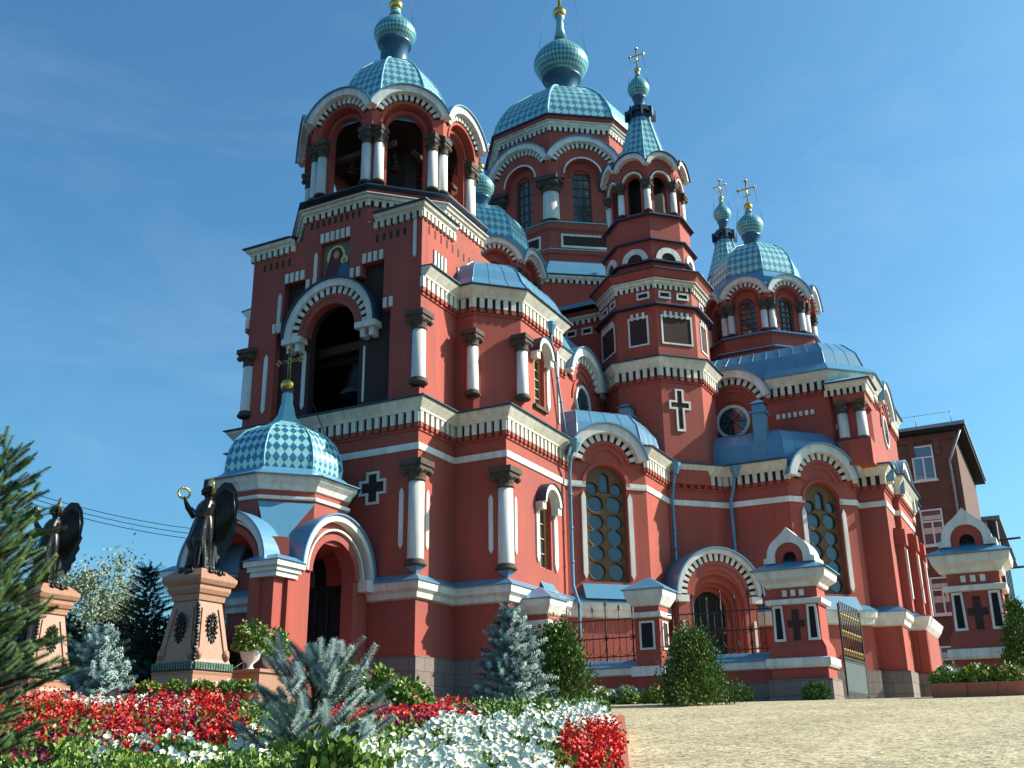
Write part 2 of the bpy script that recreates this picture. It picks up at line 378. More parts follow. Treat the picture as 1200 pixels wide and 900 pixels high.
def cornice(parent, poly, zt, closed=True, skip={}, h=.95, out=.45, name='cornice', pitch=.38, red=True, eave='darkblue', es=.1):
    m = MB('cream'); t = h*.50
    sweep(m, poly, [(0, zt-t), (min(.2, out*.5), zt-t), (min(.22, out*.55), zt-t+.08), (out*.9, zt-.16), (out, zt-.1), (out, zt), (0, zt+.02)], closed, skip)
    m.use('recess_tone'); sweep(m, poly, [(0, zt-h+.03), (.05, zt-h+.03), (.05, zt-t), (0, zt-t)], closed, skip); m.use('cream')  # thin dark strip behind the teeth, gap depth only in its colour
    dents(m, poly, zt-h, zt-t, .0, min(.17, out*.45), pitch, pitch*.55, closed, skip)
    if red:
        m.use('red'); dents(m, poly, zt-h-.2, zt-h, 0, .16, pitch, pitch*.5, closed, skip)
        sweep(m, poly, [(0, zt-h-.3), (.06, zt-h-.3), (.06, zt-h-.2), (0, zt-h-.2)], closed, skip)
    m.use(eave); sweep(m, poly, [(0, zt+.02), (out+.12, zt+.004), (out+.12, zt+.05), (0, zt+es)], closed, skip)
    return m.build(name, parent)
def band(parent, poly, z0, z1, out, mt='white', closed=True, skip={}, name='moulding'):
    m = MB(mt); sweep(m, poly, [(0, z0), (out*.8, z0), (out, z0+(z1-z0)*.3), (out, z1-.02), (0, z1)], closed, skip); return m.build(name, parent)
def archloop(c, z0, zs, r, n=14, r2=None):
    """door-shaped loop: centre s=c, foot z0, spring zs, radius r"""
    rz = r2 or r
    return [(c-r, z0), (c+r, z0)] + [(c+r*math.cos(PI*i/n), zs+rz*math.sin(PI*i/n)) for i in range(n+1)]
def octo(c, a, rot=0.0):
    R = a/math.cos(PI/8); return [(c[0]+R*math.cos(PI/8+PI/4*k+rot), c[1]+R*math.sin(PI/8+PI/4*k+rot)) for k in range(8)]
def rect_ring(m, fr, s0, s1, z0, z1, t, o0, o1):
    m.plate(fr, [(s0, z0), (s1, z0), (s1, z1), (s0, z1)], o0, o1, [[(s0+t, z0+t), (s1-t, z0+t), (s1-t, z1-t), (s0+t, z1-t)]])
def gable_arc(parent, fr, cs, cz, R, a0=0.0, a1=PI, out=.45, depth=1.2, name='arch_gable', tw=.34, ww=.42, pitch=.36, redin=True, roofmat='blue'):
    m = MB('white')
    m.ring(fr, cs, cz, R-ww, R, 0.0, out, a0, a1, 24)
    m.teeth_arc(fr, cs, cz, R-ww-tw, R-ww, 0.0, min(.2, out*.5), a0, a1, pitch, .55)
    m.use('recess_tone'); m.ring(fr, cs, cz, R-ww-tw+.02, R-ww, 0.0, .06, a0, a1, 24)  # same dark strip round the arch, its depth is colour
    if redin:
        m.use('red'); m.ring(fr, cs, cz, R-ww-tw-.16, R-ww-tw, 0.0, out*.34, a0, a1, 24)
        m.ring(fr, cs, cz, R-ww-tw-.42, R-ww-tw-.16, 0.0, out*.17, a0, a1, 24)
    m.use(roofmat); m.ring(fr, cs, cz, R, R+.07, -depth, out+.1, a0, a1, 24)
    return m.build(name, parent)
def column(parent, x, y, z0, z1, r, cap=.7, base=.25, capw=1.7, shaft='white', notch=None):
    """z0..z1 overall; shaft with stone capital and base"""
    m = MB(shaft); m.lathe((x, y), [(r, z0+base), (r*1.0, z0+base+.02), (r*.94, z1-cap)], 14)
    o = m.build('column', parent)
    c = MB('stone'); s = r*capw; k = cap
    c.lathe((x, y), [(r*1.0, z1-k), (r*1.12, z1-k+.06*k), (r*1.02, z1-k*.82), (r*1.1, z1-k*.62), (r*1.45, z1-k*.5)], 14, smooth=False)
    for i, (f, za, zb) in enumerate(((.86, .5, .28), (1.0, .28, 0.0))):
        q = s*f; c.cube(x-q, x+q, y-q, y+q, z1-k*za+(0.002*i), z1-k*zb)
    for sx in (-1, 1):
        for sy in (-1, 1): c.lathe((x+sx*s*.72, y+sy*s*.72), [(.02, z1-k*.72), (s*.3, z1-k*.6), (s*.34, z1-k*.48)], 8)
    c.build('capital', o)
    b = MB('stone'); b.lathe((x, y), [(r*1.1, z0), (r*1.35, z0+base*.15), (r*1.4, z0+base*.4), (r*1.12, z0+base*.6), (r*1.2, z0+base*.85), (r*1.02, z0+base)], 14); b.build('base', o)
    return o
def slit(m, fr, s, z0, z1, w=.15, o=.05, d=0.0):
    m.plate(fr, [(s-w/2, z0+w*.9), (s, z0), (s+w/2, z0+w*.9), (s+w/2, z1-w*.9), (s, z1), (s-w/2, z1-w*.9)], d-.02, d+o)
def simple_window(parent, fr, c, z0, zs, r, o=-.25, frame='yellowframe', nx=2, nz=5, t=.06, glass='glass', name='window'):
    """arched window pane with glazing bars, set back by o"""
    f = MB(frame); f.plate(fr, archloop(c, z0, zs, r), o-.02, o+.06, [archloop(c, z0+t, zs, r-t)])
    for i in range(1, nx): s = c-r+2*r*i/nx; f.box(fr, s-t*.35, s+t*.35, z0+t*.5, zs+r*.9, o-.01, o+.04)
    for k in range(1, nz+1): z = z0+(zs-z0)*k/nz; f.box(fr, c-r+t*.5, c+r-t*.5, z-t*.35, z+t*.35, o-.008, o+.036)
    ob = f.build(name, parent); g = MB(glass); g.plate(fr, archloop(c, z0+.02, zs, r-.02), o-.05, o-.03); g.build('pane', ob); return ob
# ------------------------------------------------------------------ ground
def zg(d): # the forecourt climbs from the camera to the church
    z = -1.62 + .0905*d
    if d > 30: z = -1.62+.0905*30 + (.62*(1-math.exp(-(d-30)*.0905/.62)))
    return z
def zgp(x, y): return zg(max(0.0, math.hypot(x, y)))
m = MB('asphalt'); NA = 96; radii = [0.01, 1.5, 3, 4.5, 6, 8, 10, 12, 14, 16, 18, 20, 22, 24, 26, 28, 30, 32, 34, 36, 39, 42, 46, 52, 60, 80, 120, 250, 600, 1800, 4500]
for r in radii:
    for i in range(NA): a = 2*PI*i/NA; m.v.append((r*math.cos(a), r*math.sin(a), zg(r)))
for k in range(len(radii)-1):
    for i in range(NA): j = (i+1) % NA; m.face([k*NA+i, k*NA+j, (k+1)*NA+j, (k+1)*NA+i])
m.sm = [True]*len(m.f)
m.build('ground', kind='structure')
# ------------------------------------------------------------------ the church
church = thing('church', (38, 26.25, 1.4), 'red church with white toothed arches, blue roofs and chequered turquoise domes', 'church')
CH = church
def mirror(h): return h + [(x, 52.5-y) for x, y in reversed(h)]
def wallplates(m, poly, z0, z1, th=.35, holes={}, closed=True, tops={}, only=None):
    n = len(poly)
    for i in range(n if closed else n-1):
        if only is not None and i not in only: continue
        fr = Fr(poly[i], poly[(i+1) % n]); fa = Fr(poly[i-1], poly[i]); fb = Fr(poly[(i+1) % n], poly[(i+2) % n])
        def tn(a, b): c = a.e.x*b.e.y-a.e.y*b.e.x; return c/(1+a.e.dot(b.e))
        m0, m1 = tn(fa, fr), tn(fr, fb); z1i = z1
        loop = tops.get(i) or [(0, z0), (fr.L, z0), (fr.L, z1), (0, z1)]
        loops = [list(loop)] + [list(h) for h in holes.get(i, [])]
        tess = tessellate_polygon([[Vector((s, z, 0)) for s, z in l] for l in loops])
        flat = [p for l in loops for p in l]; k = len(flat); b = len(m.v)
        m.v += [fr.P(s, z, 0) for s, z in flat]
        for s, z in flat:
            if s < 1e-4: s += th*m0
            elif s > fr.L-1e-4: s -= th*m1
            m.v.append(fr.P(s, z, -th))
        for t in tess: m.face([b+q for q in t]); m.face([b+k+q for q in reversed(t)])
        q0 = 0
        for l in loops:
            for a in range(len(l)):
                c = (a+1) % len(l); m.face([b+q0+a, b+q0+c, b+k+q0+c, b+k+q0+a])
            q0 += len(l)
LS = [(33.66, 21.6), (36.44, 21.6), (36.44, 19.1), (42.2, 19.1), (45.05, 16.25), (48.4, 16.25), (50.65, 14.0), (50.65, 10.9), (53.35, 8.2), (54.2, 8.2), (54.2, 6.9),
      (57.0, 6.9), (57.0, 6.6), (62.2, 6.6), (62.2, 6.9), (65, 6.9), (65, 8.2), (65.85, 8.2), (68.55, 10.9), (68.55, 14.0), (70.8, 16.25), (74.2, 16.25), (77.2, 19.2), (81, 21.5)]
LOW = mirror(LS); NL = len(LOW); FRONT = NL-1   # facet FRONT: the portal wall (from (33.66,30.9) to (33.66,21.6))
def ntc(poly, ids, d):   # cut a square notch of size d into convex corners
    out = []
    for i, p in enumerate(poly):
        if i in ids:
            a = Fr(poly[i-1], p); b = Fr(p, poly[(i+1) % len(poly)])
            P = Vector(p); out += [tuple(P-a.e*d), tuple(P-a.e*d+b.e*d), tuple(P+b.e*d)]
        else: out.append(p)
    return out

def side(i): return NL-2-i      # facet on the other side of the nave that mirrors facet i
band_f = [0, 1, 2, FRONT] + [side(k) for k in (0, 1, 2)]
full_f = [i for i in range(NL) if i not in band_f]
NOT = [0, 2, NL-1, NL-3]; LOWN = ntc(LOW, NOT, .42)
m = MB('granite'); m.prism(offs(LOW, .14), .6, 3.45); m.build('plinth', CH)
m = MB('red')
wallplates(m, LOW, 3.45, 13.4, .4, {3: [archloop(2.0, 7.15, 11.55, 1.02, 18)], 7: [archloop(1.86, 7.0, 11.5, 1.0, 18)]}, only=full_f)
wallplates(m, LOW, 3.45, 6.75, .4, only=band_f); wallplates(m, LOW, 11.0, 13.4, .4, only=band_f)
m.prism(offs(LOW, -.05), 6.70, 6.752); m.prism(offs(LOW, -.03), 13.3, 13.42)
hol = {}
for i in range(len(LOWN)):
    f = Fr(LOWN[i], LOWN[(i+1) % len(LOWN)])
    if abs(f.p0.y-19.1) < .01 and f.L > 4: hol[i] = [archloop(3.55-.42, 7.35, 10.0, .55)]; WINGF = f
mid = [i for i in range(len(LOWN)) if min(LOWN[i][0], LOWN[(i+1) % len(LOWN)][0]) < 41.5]
wallplates(m, LOWN, 6.75, 11.0, .4, hol, only=mid)
m.build('wall', CH)
SK = {3: (.1, 3.9), 7: (.05, 3.7)}
cornice(CH, LOW, 13.5, skip=SK, es=.22)
band(CH, LOW, 11.45, 11.74, .07, skip={3: (.98, 3.02), 7: (.86, 2.86)})
# string course on top of the ground floor, with its sloping blue cover
m = MB('white'); sweep(m, LOW, [(0, 5.55), (.14, 5.6), (.17, 5.8), (.30, 5.92), (.33, 6.2), (0, 6.22)], skip={FRONT: (3.2, 6.1)})
m.build('string_course', CH)
m = MB('blue'); sweep(m, LOW, [(0, 6.2), (.38, 6.202), (.38, 6.24), (0, 6.5)], skip={FRONT: (3.2, 6.1)}); m.build('ledge_cover', CH)
# roof deck over the low storey
m = MB('blue'); m.prism(offs(LOW, -.3), 13.42, 13.6); m.build('roof', CH)
# corner columns of the bell tower wings
def cornercol(p, sx, sy, z0, z1, r=.33, cap=.85):
    column(CH, p[0]+.12*sx, p[1]+.12*sy, z0, z1, r, cap, .28, 1.55)
    m = MB('blue'); q = .46   # sloping blue cover under the base
    m.add([(p[0]+.42*sx, p[1]+.42*sy, z0), (p[0]-q*sx*.35, p[1]+.42*sy, z0), (p[0]-q*sx*.35, p[1]-q*sy*.35, z0), (p[0]+.42*sx, p[1]-q*sy*.35, z0), (p[0]+.02*sx, p[1]+.02*sy, z0-.3)],
          [(0, 1, 2, 3), (0, 4, 1), (1, 4, 2), (2, 4, 3), (3, 4, 0)])
    m.build('column_ledge', CH)
for (px, py), sy in (((33.66, 21.6), 1), ((36.44, 19.1), 1), ((33.66, 30.9), -1), ((36.44, 33.4), -1)):
    cornercol((px, py), 1, sy, 6.78, 10.98)
m = MB('white')
FF = Fr((33.66, 30.9), (33.66, 21.6)); FW = Fr((36.44, 21.6), (36.44, 19.1)); FS = Fr((36.44, 19.1), (42.2, 19.1)); FA = Fr((33.66, 21.6), (36.44, 21.6)); FWN = Fr((36.44, 33.4), (36.44, 30.9))
for f, ss in ((FF, (.72, 8.58)), (FA, (.72,)), (FW, (1.78,)), (FS, (.72,)), (FWN, (.72,))):
    for s in ss: slit(m, f, s, 7.5, 9.95, .2)
m.build('pointed_panel', CH)
# cross niche left of the first column
def crossloop(cx, cz, w, h, t, up_=.5):
    a, b = t/2, w/2; zt, zb = cz+h*up_, cz-h*(1-up_); q = cz+h*.02
    return [(cx-a, zb), (cx+a, zb), (cx+a, q-a), (cx+b, q-a), (cx+b, q+a), (cx+a, q+a), (cx+a, zt), (cx-a, zt), (cx-a, q+a), (cx-b, q+a), (cx-b, q-a), (cx-a, q-a)]
def crossniche(par, f, s, z, w, h, t, e=.1, name='cross_niche', inner='niche', outer='white', shape=.5, o=0.0):
    m = MB(outer); m.plate(f, crossloop(s, z, w+2*e, h+2*e, t+2*e, shape), o-.02, o+.07, [crossloop(s, z, w, h, t, shape)])
    ob = m.build(name, par); m = MB(inner); m.plate(f, crossloop(s, z, w-.01, h-.01, t-.01, shape), o-.03, o+.012); m.build('recess_tone', ob); return ob  # flat dark plate, the shaded recess is put into its colour
crossniche(CH, FF, 30.9-23.72, 10.1, 1.1, 1.15, .42)
# wing windows with hoods
def hood(f, s, zs, r, w=.24, out=.42, name='window_hood'):
    m = MB('white'); m.ring(f, s, zs, r, r+w, .0, out, 0, PI, 18); m.ring(f, s, zs, r-.1, r, 0, out*.6, 0, PI, 18)
    for sg in (-1, 1): m.box(f, s+sg*(r+w*.45)-.17, s+sg*(r+w*.45)+.17, zs-.32, zs, 0, out*.8)
    m.use('darkblue'); m.ring(f, s, zs, r+w, r+w+.04, -.02, out+.06, 0, PI, 18); m.build(name, CH)
simple_window(CH, FS, 3.55, 7.4, 10.0, .55, -.3, nz=4, glass='glass')
hood(FS, 3.6, 10.1, .66)
m = MB('white'); slit(m, FS, 4.48, 7.3, 9.9, .34, .09); slit(m, FS, 2.72, 7.5, 9.8, .26, .07); m.build('window_jamb', CH)
m = MB('blue'); m.add([FS.P(3.0, 7.36, -.38), FS.P(4.1, 7.36, -.38), FS.P(4.3, 6.45, .2), FS.P(2.9, 6.45, .2), FS.P(3.0, 7.3, -.38), FS.P(4.1, 7.3, -.38), FS.P(4.3, 6.39, .2), FS.P(2.9, 6.39, .2)], [(0, 1, 2, 3), (7, 6, 5, 4), (0, 4, 5, 1), (1, 5, 6, 2), (2, 6, 7, 3), (3, 7, 4, 0)])
m.build('sill_cover', CH)
# ---- the two tall traceried windows
def tracery(f, c, z0, zs, r):
    S = r/1.0; holes = []
    def circ(x, z, q, n=14): return [(c+x*S+q*S*math.cos(2*PI*i/n), z+q*S*math.sin(2*PI*i/n)) for i in range(n)]
    def snow(x, za, zb, q):   # tall lobed light: three overlapping circles
        pts = []; K = 3; zc = [za+(zb-za)*(k+.5)/K for k in range(K)]; h = (zb-za)/K/2
        for k in range(K):
            for i in range(7):
                a = -PI/2*.78+PI*.78*i/6; pts.append((c+(x+q*math.cos(a))*S, zc[k]+h*1.0*math.sin(a)/math.sin(PI/2*.78)*.97))
        for k in reversed(range(K)):
            for i in range(7):
                a = PI-(-PI/2*.78+PI*.78*(6-i)/6)  # right to left
                pts.append((c+(x+q*math.cos(a))*S, zc[k]+h*math.sin(a)/math.sin(PI/2*.78)*.97))
        return pts
    for x in (-.455, .455):
        holes.append(circ(x, z0+.5, .385)); holes.append(snow(x, z0+.98, z0+3.12, .38)); holes.append(circ(x, z0+3.6, .39))
        holes.append(circ(x*1.32, z0+4.33, .29)); 
    holes.append([(c-.24*S, z0+4.2), (c+.24*S, z0+4.15), (c+.24*S, z0+4.75)] + [(c+.24*S*math.cos(PI*i/8), z0+4.8+.28*math.sin(PI*i/8)) for i in range(1, 8)] + [(c-.24*S, z0+4.75)])
    m = MB('tracery'); m.plate(f, archloop(c, z0, zs, r, 18), -.34, -.24, holes)
    for h in holes:
        cx = sum(p[0] for p in h)/len(h); cz = sum(p[1] for p in h)/len(h)
        m.tube([f.P(cx+(p[0]-cx)*1.08, cz+(p[1]-cz)*1.04, -.24) for p in h], .025, 5, True)
    o = m.build('window', CH); g = MB('glass'); g.plate(f, archloop(c, z0+.02, zs, r-.02, 18), -.4, -.36); g.build('pane', o)
    m = MB('red'); m.ring(f, c, zs, r+.02, r+.17, 0, .07, 0, PI, 20); m.build('window_surround', CH)
    m = MB('white')
    for sg in (-1, 1):
        s = c+sg*(r+.13); m.plate(f, [(s-.11, z0+.35), (s-sg*.11*0, z0+.12) if False else (s+.0, z0+.1), (s+.11, z0+.35), (s+.11, zs-.55), (s, zs-.3), (s-.11, zs-.55)], -.02, .09)
    m.build('window_jamb', CH)
    m = MB('blue'); a = r+.3
    m.add([f.P(c-a, z0-.1, .02), f.P(c+a, z0-.1, .02), f.P(c+a, z0-.8, .42), f.P(c-a, z0-.8, .42), f.P(c-a, z0-.8, .02), f.P(c+a, z0-.8, .02)], [(0, 1, 2, 3), (0, 3, 4), (1, 5, 2), (3, 2, 5, 4), (0, 4, 5, 1)])
    m.build('sill_cover', CH)
F3 = Fr(LOW[3], LOW[4]); F7 = Fr(LOW[7], LOW[8])
tracery(F3, 2.0, 7.15, 11.55, 1.02); tracery(F7, 1.86, 7.0, 11.5, 1.0)
gable_arc(CH, F3, 2.0, 12.45, 2.0, .18, PI-.18, .45, 1.8); gable_arc(CH, F7, 1.86, 12.4, 2.0, .18, PI-.18, .45, 1.8)
m = MB('red')   # wall inside the two arches above the eaves line
for f, c, cz in ((F3, 2.0, 12.45), (F7, 1.86, 12.4)): m.plate(f, [(c+1.95*math.cos(a), cz+1.95*math.sin(a)) for a in [.3+(PI-.6)*i/20 for i in range(21)]], -.3, -.01)
m.build('gable_wall', CH)
# ---- mansard roofs of the corner bays
def mansard(poly, rings, name='bay_roof', seams=0):
    m = MB('blue'); m.loft([(offs(poly, o), z) for o, z in rings]); 
    R = [offs(poly, o) for o, z in rings]
    n = len(poly)
    for i in range(n):
        m.tube([(R[k][i][0], R[k][i][1], rings[k][1]+.01) for k in range(len(rings))], .035, 5)
        L = (Vector(R[0][(i+1) % n])-Vector(R[0][i])).length; q = max(1, int(L/.75))
        for s in range(1, q):
            t = s/q; pts = []
            for k in range(len(rings)):
                a, b = Vector(R[k][i]), Vector(R[k][(i+1) % n]); v = a.lerp(b, t); pts.append((v.x, v.y, rings[k][1]+.008))
            m.tube(pts, .014, 4)
    return m.build(name, CH)
bay1 = [(42.6, 18.6), (45.05, 16.3), (48.6, 16.3), (50.2, 17.6), (50.2, 21.5), (42.4, 21.5)]
mansard(bay1, [(-.06, 13.5), (-.08, 13.95), (-.1, 14.0), (-.25, 14.7), (-.7, 15.35), (-1.3, 15.6)])
bay2 = [(50.65, 15.2), (50.65, 10.9), (53.35, 8.2), (57.0, 8.2), (57, 15.2)]
mansard(bay2, [(-.06, 13.5), (-.08, 13.95), (-.1, 14.05), (-.25, 14.7), (-.7, 15.3), (-1.25, 15.55)])
bay3 = [(65.9, 8.2), (68.55, 10.9), (68.55, 15.2), (62, 15.2), (62, 8.2)]
mansard(bay3, [(-.06, 13.5), (-.08, 13.95), (-.1, 14.05), (-.25, 14.7), (-.7, 15.3), (-1.25, 15.55)])
# ---- portal block in the re-entrant corner
PF = Fr((46.07, 15.53), (49.19, 12.41)); c = PF.L/2; zs = 6.7
m = MB('red'); lp = [(c-2.0, 1.2), (c+2.0, 1.2), (c+2.0, zs)] + [(c+2.0*math.cos(PI*i/20), zs+2.0*math.sin(PI*i/20)) for i in range(1, 20)] + [(c-2.0, zs)]
m.plate(PF, lp, -2.2, 0, [archloop(c-.05, 3.1, 6.3, 1.42, 16)])
for k, (r, o) in enumerate(((1.3, -.25), (1.12, -.5), (.94, -.75))): m.plate(PF, archloop(c-.05, 3.0, 6.3, 1.45, 16), o-.2, o, [archloop(c-.05, 3.05, 6.2, r-.1, 16)])
pw = m.build('portal', CH)
m = MB('dark'); m.plate(PF, archloop(c-.05, 3.0, 6.2, .9, 14), -1.1, -1.0); m.use('iron')
for s in (-.45, 0, .45): m.box(PF, c-.05+s-.03, c-.05+s+.03, 3.0, 6.9, -1.0, -.95)
m.build('door', pw)
m = MB('granite'); m.plate(PF, [(c-2.1, .9), (c+2.1, .9), (c+2.1, 3.0), (c-2.1, 3.0)], -2.0, .12); m.build('plinth', pw)
gable_arc(CH, PF, c, zs, 2.2, .02, PI-.02, .3, 2.6, tw=.34, ww=.22, pitch=.3)
m = MB('white')
for sg in (-1, 1): m.box(PF, c+sg*1.9-.3, c+sg*1.9+.3, 6.4, 6.7, 0, .28); m.box(PF, c+sg*1.82-.06+.12*sg*0, c+sg*1.82+.06, 4.2, 5.6, 0, .05)
m.build('impost', pw)
# ---- drain pipes
def pipe(pts, r=.085):
    m = MB('blue'); m.tube(pts, r, 8); p = Vector(pts[0]); m.lathe((p.x, p.y), [(.1, p.z-.45), (.26, p.z-.05), (.28, p.z+.12)], 8, smooth=False)
    for k in range(len(pts)-1):
        a, b = Vector(pts[k]), Vector(pts[k+1])
        if (a-b).length > 3:
            for t in (.2, .5, .8): q = a.lerp(b, t); m.tube([q-Vector((0, 0, .04)), q+Vector((0, 0, .04))], r*1.35, 8)
    m.build('drain_pipe', CH)
pipe([(41.75, 18.35, 13.3), (41.8, 18.6, 12.6), (42.05, 18.8, 12.0), (42.05, 18.8, 6.9), (42.1, 18.55, 6.0), (42.1, 18.6, 3.4)])
pipe([(48.0, 15.7, 13.3), (48.1, 15.9, 12.4), (48.2, 16.05, 11.7), (48.15, 16.05, 8.6), (46.4, 15.9, 6.9)])
pipe([(50.1, 13.3, 13.3), (50.25, 13.5, 12.4), (50.4, 13.75, 11.7), (50.35, 13.7, 8.4), (48.9, 12.6, 6.9)])
pipe([(40.9, 19.0, 18.9), (41.0, 19.05, 18.3), (41.9, 18.95, 14.6), (41.9, 18.85, 13.8)], .06)
# ---- chimneys
for x, y, z in ((47.6, 18.0, 16.5), (51.3, 12.1, 16.8)):
    m = MB('blue'); m.cube(x-.32, x+.32, y-.32, y+.32, 14.6, z-.5); m.cube(x-.42, x+.42, y-.42, y+.42, z-.5, z-.4); m.cube(x-.3, x+.3, y-.3, y+.3, z-.4, z)
    m.loft([([(x-.42, y-.42), (x+.42, y-.42), (x+.42, y+.42), (x-.42, y+.42)], z), ([(x-.05, y-.05), (x+.05, y-.05), (x+.05, y+.05), (x-.05, y+.05)], z+.3)]); m.build('chimney', CH)
# ------------------------------------------------------------------ bell tower
# stair wings, upper storey
WU = [(36.6, 22.0), (36.6, 20.75), (38.15, 19.2), (42.15, 19.2), (42.15, 22.0)]
m = MB('red'); wallplates(m, WU, 13.4, 18.9, .35, {2: [archloop(1.75, 14.6, 16.9, .52)]}); m.prism(offs(WU, -.05), 18.8, 18.95)
WUm = [(x, 52.5-y) for x, y in reversed(WU)]
wallplates(m, WUm, 13.4, 18.9, .35); m.prism(offs(WUm, -.05), 18.8, 18.95); m.build('wing_wall', CH)
cornice(CH, [(33.66, 21.6), (36.6, 21.6), (36.6, 20.75), (38.15, 19.2), (42.15, 19.2), (42.15, 21.0)], 19.45, closed=False)
cornice(CH, [(42.15, 31.5), (42.15, 33.3), (38.15, 33.3), (36.6, 31.75), (36.6, 30.9), (33.66, 30.9)], 19.45, closed=False)
for P_ in (WU, WUm): mansard(P_, [(.5, 19.5), (.15, 19.95), (.12, 20.0), (-.1, 20.5), (-.35, 20.85), (-.8, 21.2)], 'wing_roof')
FU = Fr(WU[2], WU[3]); simple_window(CH, FU, 1.75, 14.65, 16.9, .52, -.27, nz=5); hood(FU, 1.8, 17.0, .6)
m = MB('stone'); m.box(FU, 1.1, 2.4, 14.42, 14.58, 0, .16); m.build('window_sill', CH)
m = MB('white'); slit(m, FU, 2.6, 14.6, 16.8, .3, .08); slit(m, FU, 3.75, 14.3, 18.0, .12, .06); m.build('window_jamb', CH)
for x, y in ((36.5, 20.72), (38.08, 19.12), (36.5, 31.78), (38.08, 33.38)): column(CH, x, y, 14.35, 17.35, .26, .75, .25, 1.45)
column(CH, 33.76, 21.72, 14.2, 17.4, .30, .8, .28, 1.5); column(CH, 33.76, 30.78, 14.2, 17.4, .30, .8, .28, 1.5)
# tower shaft
TS = [(33.66, 30.9), (33.66, 21.6), (42.1, 21.6), (42.1, 30.9)]
TSN = ntc(TS, [0, 1], .38)
niche = [(1.92, 13.42), (7.38, 13.42), (7.38, 20.3), (6.2, 20.3), (6.2, 19.75), (5.5, 19.75), (5.5, 21.85), (3.88, 21.85), (3.88, 19.75), (3.1, 19.75), (3.1, 20.3), (1.92, 20.3)]
nshift = [(s-.38, z) for s, z in niche]
m = MB('red')
def cut(loop, z0, z1):   # clip a loop between two heights (axis-aligned loop)
    out = []; n = len(loop)
    for i in range(n):
        (s0, a), (s1, b) = loop[i], loop[(i+1) % n]
        if z0 <= a <= z1: out.append((s0, a))
        for zc in (z0, z1):
            if (a-zc)*(b-zc) < 0: out.append((s0+(s1-s0)*(zc-a)/(b-a), zc))
    return out
# front wall above ground built as one plate with its niche; the side walls plain
fr = FF
m.plate(fr, [(0.001, 13.42), (1.62, 13.42), (1.62, 17.9), (1.92, 17.9), (1.92, 20.3), (3.1, 20.3), (3.1, 19.75), (3.88, 19.75), (3.88, 21.85), (5.5, 21.85), (5.5, 19.75), (6.2, 19.75), (6.2, 20.3), (7.38, 20.3), (7.38, 17.9), (7.78, 17.9), (7.78, 13.42), (9.299, 13.42), (9.299, 14.1), (8.92, 14.1), (8.92, 17.45), (9.299, 17.45), (9.299, 22.3), (0.001, 22.3), (0.001, 17.45), (.38, 17.45), (.38, 14.1), (0.001, 14.1)], -.34, 0)
for y0, y1 in ((21.6, 21.95), (30.55, 30.9)):
    fa = Fr((33.66, y0), (42.1, y0))
    m.cube(34.05, 42.1, y0, y1, 13.42, 22.28)
    for za, zb in ((13.42, 14.1), (17.45, 22.28)): m.cube(33.99, 34.052, y0+.001, y1-.001, za, zb)
m.cube(41.8, 42.098, 21.95, 30.55, 13.42, 22.27)
m.prism([(33.7, 30.85), (33.7, 21.65), (42.05, 21.65), (42.05, 30.85)], 22.15, 22.29)
m.build('tower_wall', CH)
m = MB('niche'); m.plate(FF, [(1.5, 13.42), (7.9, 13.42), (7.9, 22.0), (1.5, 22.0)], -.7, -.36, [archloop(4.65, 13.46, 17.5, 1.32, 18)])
m.use('white'); slit(m, FF, 3.02, 14.2, 17.0, .2, .03, -.36); slit(m, FF, 6.25, 14.0, 16.6, .1, .03, -.36)
m.build('niche_wall', CH)
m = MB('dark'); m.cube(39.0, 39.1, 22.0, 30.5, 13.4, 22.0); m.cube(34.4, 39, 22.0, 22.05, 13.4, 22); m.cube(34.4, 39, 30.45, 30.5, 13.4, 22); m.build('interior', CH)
gable_arc(CH, FF, 4.65, 17.45, 2.42, 0, PI, .22, .35, tw=.34, ww=.34, pitch=.34, roofmat='darkblue')
m = MB('red'); m.ring(FF, 4.65, 17.45, 1.3, 1.78, -.36, .02, 0, PI, 24); m.build('arch_lining', CH)
m = MB('white')
for sg in (-1, 1):
    m.box(FF, 4.65+sg*1.98-.52, 4.65+sg*1.98+.52, 17.18, 17.45, -.3, .26)
    for q in (-.3, .15): m.box(FF, 4.65+sg*1.98+q, 4.65+sg*1.98+q+.22, 16.8, 17.18, -.3, .12)
for s0, s1, z in ((1.92, 3.1, 20.3), (3.1, 3.84, 19.75), (5.54, 6.2, 19.75), (6.2, 7.38, 20.3), (3.84, 5.54, 21.87)):
    k = int(round((s1-s0)/.3))
    for i in range(k): s = s0+(i+.5)*(s1-s0)/k; m.box(FF, s-.085, s+.085, z, z+.46, -.05, .08)
for s in (3.66,): slit(m, FF, s, 20.1, 21.5, .17, .05)
for s in (1.72,): slit(m, FF, s, 17.9, 19.9, .2, .05)
slit(m, FF, 1.15, 14.2, 17.0, .2, .05); slit(m, FF, 8.95, 20.0, 21.9, .14, .06)
for s, z in ((1.42, 17.95), (7.42, 17.95)):
    for q in (0, .3): m.box(FF, s+q, s+q+.17, z, z+.45, 0, .07)
m.build('wall_ornament', CH)
m = MB('niche')  # flat dark boxes, shade inside the slots put into the colour
for s0 in (.6, 3.0, 6.9): 
    for k in range(7 if s0 == 3.0 else 5): 
        s = s0+(3.3/7 if s0 == 3.0 else .36)*k; z = 22.45 if s0 == 3.0 else 21.2
        if s0 != 3.0: m.box(FF, s, s+.15, z, z+.36, -.02, .006)
for k in range(12): m.box(FA, .5+k*.5, .62+k*.5, 21.25, 21.65, -.02, .006)
for s0 in (.9, 2.9, 4.9):
    m.box(FA, s0, s0+1.1, 19.9, 20.7, -.02, .008)
m.use('white')
